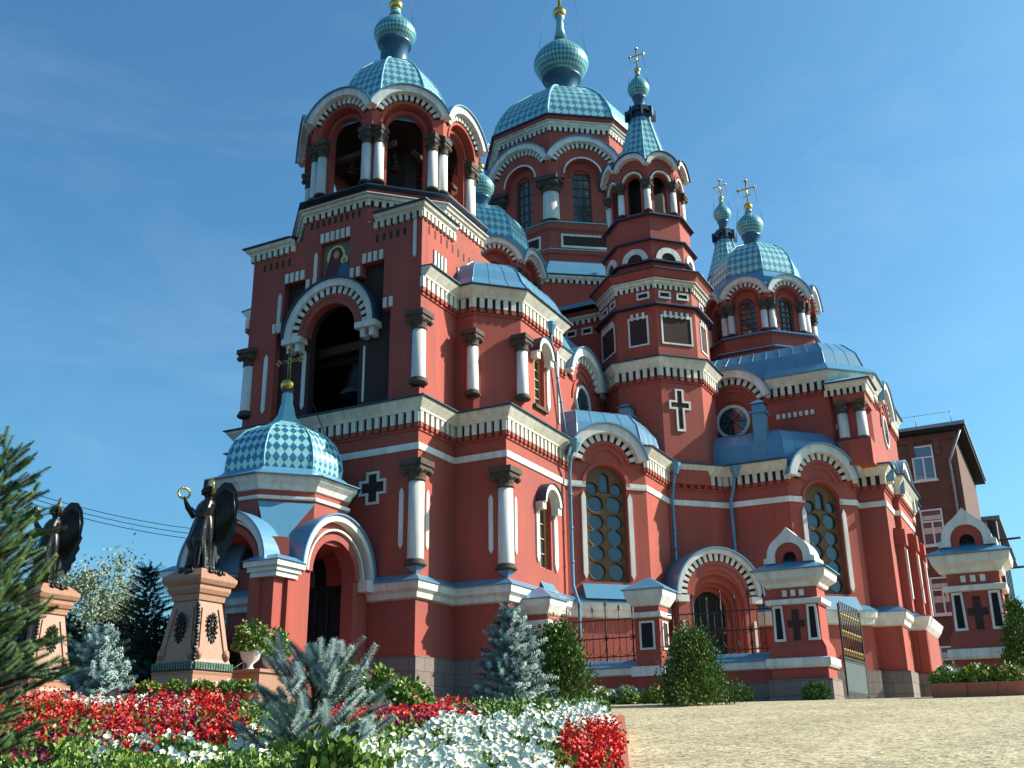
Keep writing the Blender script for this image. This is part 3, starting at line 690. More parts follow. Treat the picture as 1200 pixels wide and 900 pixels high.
for s0 in (.9, 2.9, 4.9):
    for k in range(4): m.box(FA, s0+.06+k*.28, s0+.2+k*.28, 19.95, 20.65, .008, .06)
m.build('slot_shade_row', CH)
# icon panel (a plain painted panel: a haloed figure holding a child)
m = MB('robe3_i'); m.plate(FF, [(3.9, 19.75), (5.48, 19.75), (5.48, 21.83), (3.9, 21.83)], -.3, -.2)
m.use('gold'); m.plate(FF, [(4.62+.5*math.cos(2*PI*i/20), 21.18+.52*math.sin(2*PI*i/20)) for i in range(20)], -.2, -.185)
m.use('robe_i'); m.plate(FF, [(3.98, 19.78), (5.3, 19.78), (5.18, 20.5), (4.98, 20.9), (5.0, 21.25), (4.85, 21.55), (4.6, 21.62), (4.36, 21.5), (4.28, 21.15), (4.12, 20.6)], -.185, -.17)
m.use('skin_i'); m.plate(FF, [(4.66+.15*math.cos(2*PI*i/14), 21.22+.2*math.sin(2*PI*i/14)) for i in range(14)], -.17, -.155)
m.use('gold'); m.plate(FF, [(5.12+.2*math.cos(2*PI*i/14), 20.88+.2*math.sin(2*PI*i/14)) for i in range(14)], -.17, -.15)
m.use('robe2_i'); m.plate(FF, [(4.75, 19.8), (5.42, 19.8), (5.38, 20.5), (5.2, 20.75), (4.95, 20.7), (4.8, 20.35)], -.17, -.145)
m.use('skin_i'); m.plate(FF, [(5.11+.1*math.cos(2*PI*i/12), 20.87+.12*math.sin(2*PI*i/12)) for i in range(12)], -.145, -.135)
m.build('icon_panel', CH)
# bell in the arch
def bell(x, y, zt, r, name='bell'):
    m = MB('bronze'); m.lathe((x, y), [(r*1.0, zt-r*1.75), (r*1.03, zt-r*1.7), (r*.82, zt-r*1.35), (r*.64, zt-r*.8), (r*.56, zt-r*.3), (r*.4, zt-r*.06), (.03, zt)], 20); m.use('iron'); m.tube([(x, y, zt-.05), (x, y, zt+.5)], .05)
    return m.build(name, CH)
bell(35.4, 25.75, 16.5, 1.0)
m = MB('bark'); m.cube(35.3, 35.6, 24.2, 28.3, 17.1, 17.5); m.cube(36.0, 36.3, 22.0, 30.5, 16.9, 17.2); m.build('beam', CH)
# shoulders
for yc, sg in ((21.6, 1), (30.9, -1)):
    pl = [(33.66, yc+2.35*sg), (33.66, yc), (36.2, yc)]
    if sg < 0: pl = pl[::-1]
    cornice(CH, pl, 22.45, closed=False, h=.62, out=.32, red=False, pitch=.33)
    m = MB('darkblue'); tri = [(33.3, yc+2.45*sg), (33.3, yc-.36*sg), (36.3, yc-.36*sg)]
    if sg < 0: tri = tri[::-1]
    m.loft([(tri, 22.5), ([(34.3, yc+2.0*sg), (34.2, yc+1.2*sg), (35.0, yc+1.0*sg)] if sg > 0 else [(35.0, yc+1.0*sg), (34.2, yc+1.2*sg), (34.3, yc+2.0*sg)], 23.0)]); m.build('shoulder_roof', CH)
BC = (37.9, 26.25)
m = MB('red'); ob = octo(BC, 4.2); m.prism(ob, 22.2, 24.1); ob2 = octo(BC, 4.26); m.build('belfry_base', CH)
m = MB('niche'); fo = Fr(ob[3], ob[4])  # slots again as flat boxes, their shade given by dark colour
for k in range(9): m.box(fo, .3+k*.33, .44+k*.33, 22.75, 23.1, -.02, .008)
m.build('slot_shade_row', CH)
cornice(CH, ob, 23.68, h=.52, out=.24, red=False, pitch=.34, eave='white')
m = MB('darkblue'); sweep(m, ob, [(0, 24.08), (.36, 24.1), (.36, 24.16), (-.6, 24.3)]); m.build('ledge_cover', CH)
# ------------------------------------------------------------------ generic octagonal drum with arched eaves
def seg_arc(L, zm, rise, grow=0.0):
    h = L/2; R = (h*h+rise*rise)/(2*rise); zc = zm+rise-R; a0 = math.asin(max(-1, min(1, (zm-zc)/R))); return R, zc, a0
def drum(c, a, z0, zm, rise, rop, zo0, zspr, rot=0.0, th=.35, colr=.22, colz=(0, 0), pair=.26, cap=.6, ww=.3, tw=.26, out=.34, depth=1.3, win=None, name='drum', facets=range(8), pitch=.3, single=False, hoodr=None, colout=.05, teeth=True, roofmat='blue', eo=.28):
    poly = octo(c, a, rot); L = Fr(poly[0], poly[1]).L; R, zc, a0 = seg_arc(L, zm, rise)
    arc = [(L/2+R*math.cos(t), zc+R*math.sin(t)) for t in [a0+(PI-2*a0)*i/16 for i in range(17)]]
    top = [(0, z0), (L, z0)] + arc; top[2] = (L, zm); top[-1] = (0, zm)
    m = MB('red'); wallplates(m, poly, z0, zm, th, {i: [archloop(L/2, zo0, zspr, rop, 14)] for i in range(8)}, tops={i: top for i in range(8)})
    for i in range(8):
        f = Fr(poly[i], poly[(i+1) % 8]); m.ring(f, L/2, zspr, rop+.02, rop+.16, 0, .07, 0, PI, 16)
    m.build(name, CH)
    pe = octo(c, a+eo, rot); Le = Fr(pe[0], pe[1]).L; R1, zc1, a1 = seg_arc(Le, zm, rise)
    Lo = Le+2*out*math.tan(PI/8)*.92; R2, zc2, a2 = seg_arc(Lo, zm+.08, rise+.1)
    for i in facets:
        f = Fr(poly[i], poly[(i+1) % 8]); g = Fr(pe[i], pe[(i+1) % 8])
        m = MB('red')   # corbelled arch field standing out over the columns
        zk = colz[1]+.002; rr = min(rop+(.55 if eo > .4 else .3), Le/2-.12); lp = [(.0, zk), (Le/2-rr, zk)] + [(Le/2+rr*math.cos(t), max(zk, zspr)+(rr+.02)*math.sin(t)) for t in [PI-PI*q/16 for q in range(17)]] + [(Le/2+rr, zk), (Le, zk), (Le, zm)] + [(Le/2+R1*math.cos(t), zc1+R1*math.sin(t)) for t in [a1+(PI-2*a1)*q/16 for q in range(1, 16)]] + [(0, zm)]
        if zspr <= zk: lp = [(.0, zk), (Le/2-rr, zk)] + [(Le/2+rr*math.cos(t), zk+rr*.98*math.sin(t)) for t in [PI-PI*q/16 for q in range(1, 16)]] + lp[lp.index((Le/2+rr, zk)):]
        # drop duplicate neighbours
        lq = []
        for p_ in lp:
            if not lq or math.hypot(p_[0]-lq[-1][0], p_[1]-lq[-1][1]) > 1e-3: lq.append(p_)
        wallplates(m, pe, zk, zm, eo*.98, tops={i: lq}, only=[i])
        m.ring(g, Le/2, max(zk, zspr), rr+.02, rr+.14, 0, .06, 0, PI, 16)
        m.build('arch_field', CH)
        m = MB('white'); m.ring(g, Le/2, zc2, R2-ww, R2, -eo*.9, out, a2*.98, PI-a2*.98, 20)
        if teeth: m.teeth_arc(g, Le/2, zc2, R2-ww-tw, R2-ww, 0, .15, a2+.03, PI-a2-.03, pitch, .56); m.use('recess_tone'); m.ring(g, Le/2, zc2, R2-ww-tw+.02, R2-ww, 0, .05, a2+.02, PI-a2-.02, 20)
        m.use(roofmat); m.ring(g, Le/2, zc2, R2, R2+.05, -depth-eo, out+.1, a2*.96, PI-a2*.96, 20)
        ga = m.build('arch_gable', CH)
        if hoodr:
            m = MB('white'); m.ring(f, L/2, zspr, hoodr-.11, hoodr, eo-.05, eo+.07, 0, PI, 18); m.build('arch_moulding', ga)
        if win:
            simple_window(CH, f, L/2, zo0+.03, zspr, rop, -.22, frame='tracery', nx=3, nz=5, t=.07)
        p = Vector(poly[i]); d = (p-Vector(c)).normalized(); t = Vector((-d.y, d.x)); q = p+d*colout
        for sgn in ((0,) if single else (-1, 1)): column(CH, q.x+t.x*sgn*pair, q.y+t.y*sgn*pair, colz[0], colz[1], colr, cap, .16, 1.35 if not single else (1.6 if colr < .4 else 1.36))
    return poly
def onion(c, zn0, zn1, rn, zw, rw, ztip, zb, rb, zc0=None, zc1=None, tiles='tiles_small', nd=28, wires=True, crossw=.8):
    m = MB('neck'); m.lathe(c, [(rn*1.0, zn0-.2), (rn, zn0), (rn*.97, zn1-.18), (rn*1.2, zn1-.12), (rn*1.24, zn1), (rn*1.1, zn1+.04)], 24); ob = m.build('onion_dome', CH)
    prof = []; zl = zn1
    for i in range(15):
        t = i/14; z = zl+(ztip-zl)*t; tw_ = (zw-zl)/(ztip-zl)
        if t < tw_: r = rn*1.12+(rw-rn*1.12)*math.sin(PI/2*t/tw_)
        else:
            q = (t-tw_)/(1-tw_); r = rw*math.cos(PI/2*q)**1.0*(1-q)**.12*1.0 if q < .98 else 0
            r = max(r, rn*.28*(1-q)+rb*.42)
        prof.append((r, z))
    m = MB(tiles); m.lathe(c, prof, 36, uvn=(nd, rw*2*PI/nd*1.25)); m.build('onion', ob)
    m = MB('rib'); m.lathe(c, [(rb*.95, ztip-.15), (rb*.62, ztip+(zb-ztip)*.3), (rb*.5, zb-rb*1.1), (rb*.8, zb-rb*.85)], 14); m.build('stem', ob)
    m = MB('gold'); m.lathe(c, [(.02, zb-rb)] + [(rb*math.sin(PI*i/10), zb-rb*math.cos(PI*i/10)) for i in range(1, 10)] + [(.02, zb+rb)], 20)
    m.build('orb', ob)
    if zc1:
        m = MB('gold'); h = zc1-zc0; w = crossw; x, y = c; t = h*.035
        m.tube([(x, y, zb+rb*.8), (x, y, zc1)], t, 6); zb_ = zc0+h*.62
        m.tube([(x, y-w/2, zb_), (x, y+w/2, zb_)], t, 6); m.tube([(x, y-w*.24, zc0+h*.3+.04), (x, y+w*.24, zc0+h*.3-.06)], t*.8, 6)
        for px, pz in ((0, zc1), (-w/2, zb_), (w/2, zb_)):
            for k in range(3):
                a = {0: PI/2}.get(px, 0 if px > 0 else PI)+(k-1)*PI/2; m.lathe((x, y+px+math.cos(a)*t*1.6), [(.01, pz+math.sin(a)*t*1.6-t*1.3), (t*1.4, pz+math.sin(a)*t*1.6), (.01, pz+math.sin(a)*t*1.6+t*1.3)], 8)
        m.build('cross', ob)
        if wires:
            m = MB('iron')
            for sy in (-1, 1): m.tube([(x, y+sy*w*.46, zb_), (x, y+sy*rw*1.02, zw)], .012, 4)
            m.build('guy_wire', ob)
    return ob
def dome(c, prof, rot, tiles, du, dv, ribr=.05, sub=4):
    """ribbed octagonal dome; prof [(apothem, z)]"""
    P = [(a, z) for a, z in prof]; m = MB(tiles); Ls = [0]
    for k in range(1, len(P)): Ls.append(Ls[-1]+math.hypot(P[k][0]-P[k-1][0], P[k][1]-P[k-1][1]))
    R = [octo(c, a, rot) for a, z in P]
    for i in range(8):
        j = (i+1) % 8
        for k in range(len(P)-1):
            w0 = (Vector(R[k][j])-Vector(R[k][i])).length; w1 = (Vector(R[k+1][j])-Vector(R[k+1][i])).length
            b = len(m.v); m.v += [(*R[k][i], P[k][1]), (*R[k][j], P[k][1]), (*R[k+1][j], P[k+1][1]), (*R[k+1][i], P[k+1][1])]
            m.face([b, b+1, b+2, b+3], [(-w0/2/du, Ls[k]/dv), (w0/2/du, Ls[k]/dv), (w1/2/du, Ls[k+1]/dv), (-w1/2/du, Ls[k+1]/dv)])
    o = m.build('dome', CH)
    m = MB('rib')
    for i in range(8): m.tube([(*R[k][i], P[k][1]) for k in range(len(P))], ribr, 6)
    m.build('rib', o)
    return o
def bulge(a0, z0, a1, z1, n=9, p=1.0, belly=0.0):
    out = []
    for i in range(n+1):
        t = i/n; th = PI/2*t; out.append((a1+(a0-a1)*math.cos(th)**p+belly*math.sin(PI*t), z0+(z1-z0)*math.sin(th)))
    return out
# belfry
drum(BC, 3.72, 24.15, 28.42, 1.12, .88, 24.4, 27.7, colr=.24, colz=(24.6, 27.55), pair=.29, cap=.85, ww=.34, tw=.3, out=.4, depth=1.3, colout=.0, eo=.38)
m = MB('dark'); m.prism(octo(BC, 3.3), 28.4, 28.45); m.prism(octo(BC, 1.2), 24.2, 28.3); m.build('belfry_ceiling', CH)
m = MB('bark'); m.cube(34.9, 35.1, 24.0, 28.5, 26.9, 27.15); m.cube(36, 40, 23.6, 23.8, 26.9, 27.1); m.build('beam', CH)
for y in (25.6, 26.4): bell(35.0, y, 26.7, .28)
bell(35.3, 28.2, 26.6, .3); bell(37.0, 23.7, 26.7, .3); bell(35.5, 24.4, 26.5, .32)
m = MB('blue'); m.loft([(octo(BC, 3.55), 28.35), (octo(BC, 3.3), 29.4), (octo(BC, 2.78), 30.1)]); m.build('drum_roof', CH)
dome(BC, [(2.75, 30.0), (2.66, 30.8), (2.44, 31.6), (2.1, 32.4), (1.7, 33.05), (1.3, 33.5), (.95, 33.8), (.8, 33.9)], 0, 'tiles', .36, .5)
onion(BC, 33.95, 35.35, .74, 36.0, 1.13, 37.35, 37.85, .37, 38.3, 41.0, nd=36, crossw=1.3)
# ------------------------------------------------------------------ arms of the cross, second storey
def arm(cx, cy, sk, name='arm_wall'):
    a = 6.4; q = 1.75
    P_ = [(cx-a, cy+a-q), (cx-a, cy-a+q), (cx-a+q, cy-a), (cx+a-q, cy-a), (cx+a, cy-a+q), (cx+a, cy+a-q), (cx+a-q, cy+a), (cx-a+q, cy+a)]
    m = MB('red'); m.prism(P_, 13.4, 18.62); m.build(name, CH)
    cornice(CH, P_, 18.65, skip=sk, h=.95, out=.42, eave='blue', es=.55)
    mansard(P_, [(-.05, 18.5), (-.06, 19.15), (-.08, 19.2), (-.4, 20.1), (-1.1, 20.8), (-2.3, 21.15)], 'arm_roof')
    return P_
AS = arm(59.6, 13.5, {0: (2.1, 6.15), 2: (2.4, 6.5)}); AW = arm(47.1, 26.25, {2: (1.75, 5.85)}); arm(59.6, 39.0, {}); arm(72.1, 26.25, {})
f0 = Fr(AS[0], AS[1]); f2 = Fr(AS[2], AS[3]); fw = Fr(AW[2], AW[3])
ZR = 16.7
for f, s in ((f0, 4.15), (f2, 4.45), (fw, 3.8)):
    gable_arc(CH, f, s, 17.25, 2.3, .28, PI-.28, .42, 2.2)
    m = MB('red'); m.plate(f, [(s+2.2*math.cos(t), 17.25+2.2*math.sin(t)) for t in [.3+(PI-.6)*i/18 for i in range(19)]], -.3, -.008)
    m.ring(f, s, ZR, 1.15, 1.3, 0, .08, 0, PI, 18); m.build('gable_wall', CH)
    m = MB('white'); m.ring(f, s, ZR, .78, .94, -.05, .1, 0, 2*PI, 28); o = m.build('round_window', CH)
    m = MB('glass'); m.plate(f, [(s+.8*math.cos(2*PI*i/24), ZR+.8*math.sin(2*PI*i/24)) for i in range(24)], -.02, .02); m.use('iron')
    for k in range(4): a = PI*k/4; m.tube([f.P(s-.78*math.cos(a), ZR-.78*math.sin(a), .03), f.P(s+.78*math.cos(a), ZR+.78*math.sin(a), .03)], .02, 4)
    m.build('pane', o)
m = MB('white')
for f, s0, s1, z in ((f0, 6.5, 8.7, 16.45), (f0, 1.0, 2.0, 16.3), (Fr(AS[1], AS[2]), .2, .8, 15.5)):
    k = int((s1-s0)/.3)
    for i in range(k): m.box(f, s0+i*.3, s0+i*.3+.17, z, z+.26, 0, .09)
m.build('wall_ornament', CH)
# corner turret with twin columns on the chamfer of the south arm
fc = Fr(AS[1], AS[2]); fq = Fr((fc.P(.7, 0, 0)[0]-.0, fc.P(.7, 0, 0)[1]), (fc.P(.7, 0, 0)[0], fc.P(.7, 0, 0)[1]-1.0))
x0, y0 = 52.75, 7.0
bp = [(x0, y0+1.6), (x0, y0), (x0+2.2, y0), (x0+2.2, y0+1.6)]
m = MB('red'); m.cube(x0, x0+2.2, y0, y0+1.6, 13.4, 14.7); m.cube(x0+.35, x0+2.2, y0+.3, y0+1.6, 14.7, 17.2); m.cube(x0+.02, x0+2.2, y0+.02, y0+1.6, 16.7, 17.5); ob_ = m.build('buttress', CH)
for x, y in ((x0+.22, y0+1.25), (x0+.22, y0+.35)): column(CH, x, y, 14.7, 16.75, .26, .6, .15, 1.2)
cornice(CH, [(x0, y0+1.9), (x0, y0), (x0+2.2, y0)], 17.75, closed=False, h=.62, out=.25, red=False, pitch=.3)
m = MB('rib'); m.loft([([(x0-.35, y0+1.95), (x0-.35, y0-.35), (x0+2.3, y0-.35), (x0+2.3, y0+1.95)], 17.8), ([(x0+.7, y0+1.6), (x0+.7, y0+.6), (x0+2.0, y0+.6), (x0+2.0, y0+1.6)], 18.25)]); m.build('buttress_roof', CH)
# south front of the arm, seen edge-on: big gable over three buttresses
fs = Fr((54.2, 6.9), (65, 6.9)); 
gable_arc(CH, Fr((57.0, 6.6), (62.2, 6.6)), 2.6, 12.3, 2.6, .1, PI-.1, .3, 3.0)
m = MB('red'); m.cube(57.0, 62.2, 6.15, 6.62, 3.4, 6.1); m.cube(57.0, 62.2, 6.2, 6.62, 1.0, 3.4); o = m.build('low_buttress', CH); m = MB('granite'); m.cube(56.9, 62.3, 6.02, 6.6, .6, 3.42); m.build('plinth', o); m = MB('white'); sweep(m, [(57.0, 6.7), (57.0, 6.15), (62.2, 6.15), (62.2, 6.7)], [(0, 5.55), (.17, 5.8), (.33, 6.2), (0, 6.22)], closed=False); m.build('string_course', o)
gable_arc(CH, Fr((54.2, 6.9), (57.0, 6.9)), 1.7, 12.6, 1.4, .1, PI-.1, .45, 1.5)
m = MB('red'); m.plate(Fr((57.0, 6.6), (62.2, 6.6)), [(2.6+2.5*math.cos(t), 12.3+2.5*math.sin(t)) for t in [.1+(PI-.2)*i/18 for i in range(19)]], -2.5, -.01); m.build('gable_wall', CH)
for x in (56.0, 58.0, 61.0, 64.0):
    m = MB('red'); y = 6.9 if x < 57 or x > 62.2 else 6.6
    m.cube(x-.25, x+.35, y-.42, y, 6.4, 10.6); m.cube(x-.32, x+.42, y-.55, y, 9.7, 10.5); m.use('white'); m.cube(x-.1, x+.2, y-.5, y-.42, 7, 9.5); m.build('pilaster', CH)
# ------------------------------------------------------------------ minor drums and domes over the arms
for k, c in enumerate(((59.6, 13.5), (47.1, 26.25), (59.6, 39.0), (72.1, 26.25))):
    m = MB('red'); m.loft([(octo(c, 3.9), 20.3), (octo(c, 3.75), 21.6)]); m.loft([(octo(c, 3.35), 21.5), (octo(c, 3.35), 22.75)])
    m.build('drum_base', CH); m = MB('blue'); sweep(m, octo(c, 3.75), [(-.3, 21.62), (.22, 21.6), (.22, 21.66), (-.45, 21.8)]); sweep(m, octo(c, 3.35), [(-.3, 22.72), (.22, 22.68), (.22, 22.74), (-.5, 22.95)])
    m.build('ledge_cover', CH)
    drum(c, 2.92, 22.7, 25.25, .98, .5, 23.0, 24.72, colr=.2, colz=(22.95, 24.95), pair=.24, cap=.7, ww=.3, tw=.24, out=.34, depth=1.3, win=True, facets=range(2, 7) if k < 2 else (3, 4), pitch=.27, colout=0)
    m = MB('blue'); m.loft([(octo(c, 2.75), 25.1), (octo(c, 2.75), 26.2), (octo(c, 2.85), 26.55), (octo(c, 2.55), 27.1)]); m.build('drum_roof', CH)
    dome(c, [(2.6, 27.05), (2.56, 27.6), (2.4, 28.3), (2.05, 28.95), (1.5, 29.5), (.8, 29.85), (.6, 29.9)], 0, 'tiles', .36, .5, .04)
    onion(c, 29.85, 30.75, .5, 31.5, .86, 32.55, 32.85, .28, 33.2, 34.75, nd=30, crossw=1.05)
# ------------------------------------------------------------------ corner turrets with tents
def turret(c, full=True):
    P_ = octo(c, 2.8)
    m = MB('red'); m.prism(P_, 12.5, 18.3); m.prism(octo(c, 2.72), 18.3, 22.1); m.prism(octo(c, 2.6), 22.1, 24.2); m.loft([(octo(c, 2.7), 24.2), (octo(c, 2.3), 24.7), (octo(c, 2.3), 26.2)]); m.prism(octo(c, 2.18), 26.1, 27.8)
    m.loft([(octo(c, 2.72), 18.3), (octo(c, 2.8), 18.3), (octo(c, 2.8), 18.9), (octo(c, 2.72), 19.2)]); w = m.build('turret_wall', CH)
    cornice(CH, P_, 19.05, h=.95, out=.42)
    m = MB('darkblue'); sweep(m, octo(c, 2.72), [(-.2, 22.15), (.3, 22.1), (.3, 22.17), (-.25, 22.4)]); sweep(m, octo(c, 2.6), [(-.1, 24.15), (.62, 24.1), (.62, 24.16), (-.3, 24.62)])
    sweep(m, octo(c, 2.35), [(-.2, 24.86), (.2, 24.86), (.2, 24.92), (-.2, 25.05)]); sweep(m, octo(c, 2.3), [(-.25, 26.2), (.22, 26.16), (.22, 26.22), (-.3, 26.4)]); sweep(m, octo(c, 2.18), [(-.3, 27.8), (.26, 27.76), (.26, 27.84), (-.5, 28.05)])
    m.use('red'); sweep(m, octo(c, 2.6), [(0, 23.55), (.3, 23.75), (.5, 24.1), (0, 24.1)]); m.build('ledge_cover', CH)
    cornice(CH, octo(c, 2.6), 23.6, h=.46, out=.22, red=False, pitch=.3, eave='white')
    for i in range(8):
        f = Fr(P_[i], P_[(i+1) % 8]); g = Fr(octo(c, 2.72)[i], octo(c, 2.72)[(i+1) % 8]); h = Fr(octo(c, 2.6)[i], octo(c, 2.6)[(i+1) % 8]); b = Fr(octo(c, 2.3)[i], octo(c, 2.3)[(i+1) % 8])
        if i == 4:   # the facet that carries the white cross
            crossniche(CH, f, f.L*.42, 16.55, 1.0, 2.05, .27, .1, 'wall_cross', 'niche', 'white', .4)
        s0, s1 = ((.32, g.L-.32) if i % 2 == 0 else (.75, g.L-.55))
        m = MB('white'); rect_ring(m, g, s0-.09, s1+.09, 19.95, 21.6, .09, -.02, .05)
        k = int((s1-s0)/.28)
        for q in range(k): s = s0+(q+.5)*(s1-s0)/k; m.box(g, s-.07, s+.07, 21.45, 21.8, 0, .09)
        o = m.build('blind_panel', w); m = MB('niche' if i % 2 == 0 or True else 'glass'); m.box(g, s0, s1, 20.0, 21.5, -.02, .015); m.build('recess_tone', o)
        m = MB('white')
        for s in ((.55, 1.6) if i % 2 == 0 else (1.5,)): rect_ring(m, h, s-.36, s+.36, 22.6, 23.02, .1, -.02, .06)
        o = m.build('small_panel', w); m = MB('dark')
        for s in ((.55, 1.6) if i % 2 == 0 else (1.5,)): m.box(h, s-.27, s+.27, 22.7, 22.92, -.02, .02)
        m.build('recess_tone', o)
        m = MB('white'); m.ring(b, b.L/2, 25.05, .42, .74, 0, .1, 0, PI, 18); o = m.build('blind_arch', w)
        m = MB('niche'); m.plate(b, [(b.L/2+.42*math.cos(PI*q/12), 25.05+.42*math.sin(PI*q/12)) for q in range(13)], -.02, .02); m.build('recess_tone', o)
    drum(c, 1.9, 28.0, 30.95, .66, .40, 28.2, 30.15, th=.25, colr=.2, colz=(28.1, 30.15), cap=.62, ww=.26, out=.34, depth=.9, single=True, hoodr=.62, eo=.14, teeth=False, colout=-.02, roofmat='darkblue')
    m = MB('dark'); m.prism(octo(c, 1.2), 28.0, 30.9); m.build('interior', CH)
    m = MB('darkblue'); m.loft([(octo(c, 1.75), 30.9), (octo(c, 1.7), 31.35)]); m.build('drum_roof', CH)
    dome(c, [(1.75, 31.1), (1.5, 31.9), (1.22, 32.8), (.95, 33.8), (.7, 34.8), (.55, 35.5)], 0, 'tiles', .3, .46, .04)
    m = MB('darkblue'); m.prism(octo(c, .62), 35.3, 36.1); R8 = octo(c, .66)
    for i in range(8):
        f = Fr(R8[i], R8[(i+1) % 8]); m.ring(f, f.L/2, 35.65, .1, .28, -.05, .14, 0, PI, 8); m.box(f, -.06, .06, 35.3, 36.0, -.05, .2)
    m.loft([(octo(c, .74), 36.0), (octo(c, .3), 36.4)]); m.build('tent_crown', CH)
    onion(c, 36.2, 37.0, .34, 37.6, .66, 38.65, 38.95, .2, 39.2, 40.5, nd=26, crossw=.85)
for c in ((50.8, 17.35), (68.4, 17.45), (50.8, 35.05), (68.4, 35.05)): turret(c)
# ------------------------------------------------------------------ central block, drum and great dome
CC = (59.6, 26.25); h = 8.7
CB = [(CC[0]-h, CC[1]+h), (CC[0]-h, CC[1]-h), (CC[0]+h, CC[1]-h), (CC[0]+h, CC[1]+h)]
m = MB('red'); m.prism(CB, 17.5, 24.0); m.build('central_block', CH)
cornice(CH, CB, 23.6, h=.46, out=.3, red=False, pitch=.36)
m = MB('blue'); m.loft([(offs(CB, .5), 24.05), (offs(CB, .1), 24.5), (offs(CB, -1.5), 24.9)]); m.build('central_roof', CH)
fb = Fr(CB[0], CB[1])
for k in range(11):
    s = 4.6+k*1.0; m = MB('white'); rect_ring(m, fb, s-.34, s+.34, 22.45, 22.9, .1, -.02, .06); o = m.build('small_panel', CH); m = MB('dark'); m.box(fb, s-.25, s+.25, 22.54, 22.8, -.02, .02); m.build('recess_tone', o)
RT = rad(-9)
m = MB('red'); m.prism(octo(CC, 6.7, RT), 24.3, 27.4); m.prism(octo(CC, 5.75, RT), 27.4, 29.9); m.prism(octo(CC, 5.55, RT), 29.9, 31.9); m.build('drum_base', CH)
cornice(CH, octo(CC, 6.7, RT), 27.6, h=.45, out=.25, red=False, pitch=.36)
m = MB('blue'); m.loft([(octo(CC, 7.05, RT), 27.62), (octo(CC, 6.3, RT), 28.6), (octo(CC, 5.7, RT), 29.2)]); m.build('drum_skirt', CH)
m = MB('red'); sweep(m, octo(CC, 5.75, RT), [(0, 29.6), (.1, 29.65), (.1, 29.9), (-.2, 29.9)]); sweep(m, octo(CC, 5.55, RT), [(0, 31.4), (.15, 31.5), (.2, 31.85), (-.3, 31.9)])
m.use('rib'); sweep(m, octo(CC, 5.75, RT), [(-.2, 29.9), (.14, 29.9), (.14, 29.95), (-.2, 30.0)]); sweep(m, octo(CC, 5.55, RT), [(-.3, 31.9), (.24, 31.9), (.24, 31.95), (-.5, 32.05)]); m.build('moulding', CH)
P5 = octo(CC, 5.55, RT)
for i in range(8):
    f = Fr(P5[i], P5[(i+1) % 8]); m = MB('white'); rect_ring(m, f, .7, f.L-.7, 30.2, 31.15, .13, -.02, .07); o = m.build('blind_panel', CH); m = MB('niche'); m.box(f, .82, f.L-.82, 30.32, 31.03, -.02, .02); m.build('recess_tone', o)
drum(CC, 5.1, 31.9, 36.6, 1.5, .62, 32.35, 35.6, rot=RT, colr=.56, colz=(32.1, 35.35), cap=1.05, ww=.36, tw=.34, out=.42, depth=1.3, win=True, single=True, hoodr=1.32, eo=.42, facets=range(2, 7), pitch=.33, colout=-.12)
m = MB('red'); m.prism(octo(CC, 4.95, RT), 36.0, 40.1); m.build('dome_base', CH)
m = MB('rib'); m.loft([(octo(CC, 4.96, RT), 36.5), (octo(CC, 4.9, RT), 38.4)]); m.build('drum_roof', CH)
cornice(CH, octo(CC, 4.95, RT), 39.75, h=.6, out=.3, red=False, pitch=.36, eave='white')
m = MB('red'); sweep(m, octo(CC, 4.95, RT), [(0, 39.8), (.32, 39.82), (.45, 40.1), (0, 40.1)]); m.use('darkblue'); sweep(m, octo(CC, 4.95, RT), [(0, 40.1), (.6, 40.1), (.6, 40.18), (0, 40.3)]); m.build('eave', CH)
dome(CC, [(5.4, 40.15), (5.22, 40.95), (4.85, 41.8), (4.3, 42.75), (3.6, 43.6), (2.75, 44.4), (1.8, 45.1), (1.2, 45.4)], RT, 'tiles', .5, .72, .09)
onion(CC, 45.35, 46.95, 1.2, 48.3, 2.05, 50.7, 52.95, .5, 53.6, 57.0, nd=44, crossw=2.0)
# east apse roof
m = MB('blue'); AP = mirror([(70.8, 16.25), (74.2, 16.25), (77.2, 19.2), (81, 21.5)]); m.loft([(offs(AP, .4), 13.6), (offs(AP, -.8), 15.6), (offs(AP, -2.5), 16.6)]); m.build('apse_roof', CH)
# ------------------------------------------------------------------ entrance porch (part of the church)
PC = (31.1, 26.25)
m = MB('red'); pb = [(33.6, 28.2), (28.75, 28.2), (28.1, 27.55), (28.1, 24.4), (28.75, 23.75), (33.6, 23.75)]
fB = Fr((28.1, 27.55), (28.1, 24.4)); fA = Fr((28.75, 23.75), (33.6, 23.75)); fN = Fr((33.6, 28.2), (28.75, 28.2))
def arcloop(c, zs, r, n=20): return [(c+r*math.cos(PI*i/n), zs+r*math.sin(PI*i/n)) for i in range(n+1)]
cB, cA, cN = 1.58, 2.55, 2.3
for f, c, r in ((fB, cB, 1.95), (fA, cA, 2.15), (fN, cN, 2.15)):
    op = archloop(c, 3.0, 6.25, 1.32, 16)
    a = arcloop(c, 6.3, r); L = f.L
    m.plate(f, [(0, 2.4), (c-1.32, 2.4), (c-1.32, 6.25)] + [(c+1.32*math.cos(PI-PI*i/16), 6.25+1.32*math.sin(PI*i/16)) for i in range(1, 16)] + [(c+1.32, 6.25), (c+1.32, 2.4), (L, 2.4), (L, 6.3)] + ([(c+r, 6.3)] if c+r > L else []) + a[1:-1] + ([(c-r, 6.3)] if c-r < 0 else []) + [(0, 6.3)], -.55, 0)
    m.ring(f, c, 6.25, 1.32, 1.55, 0, .1, 0, PI, 20)
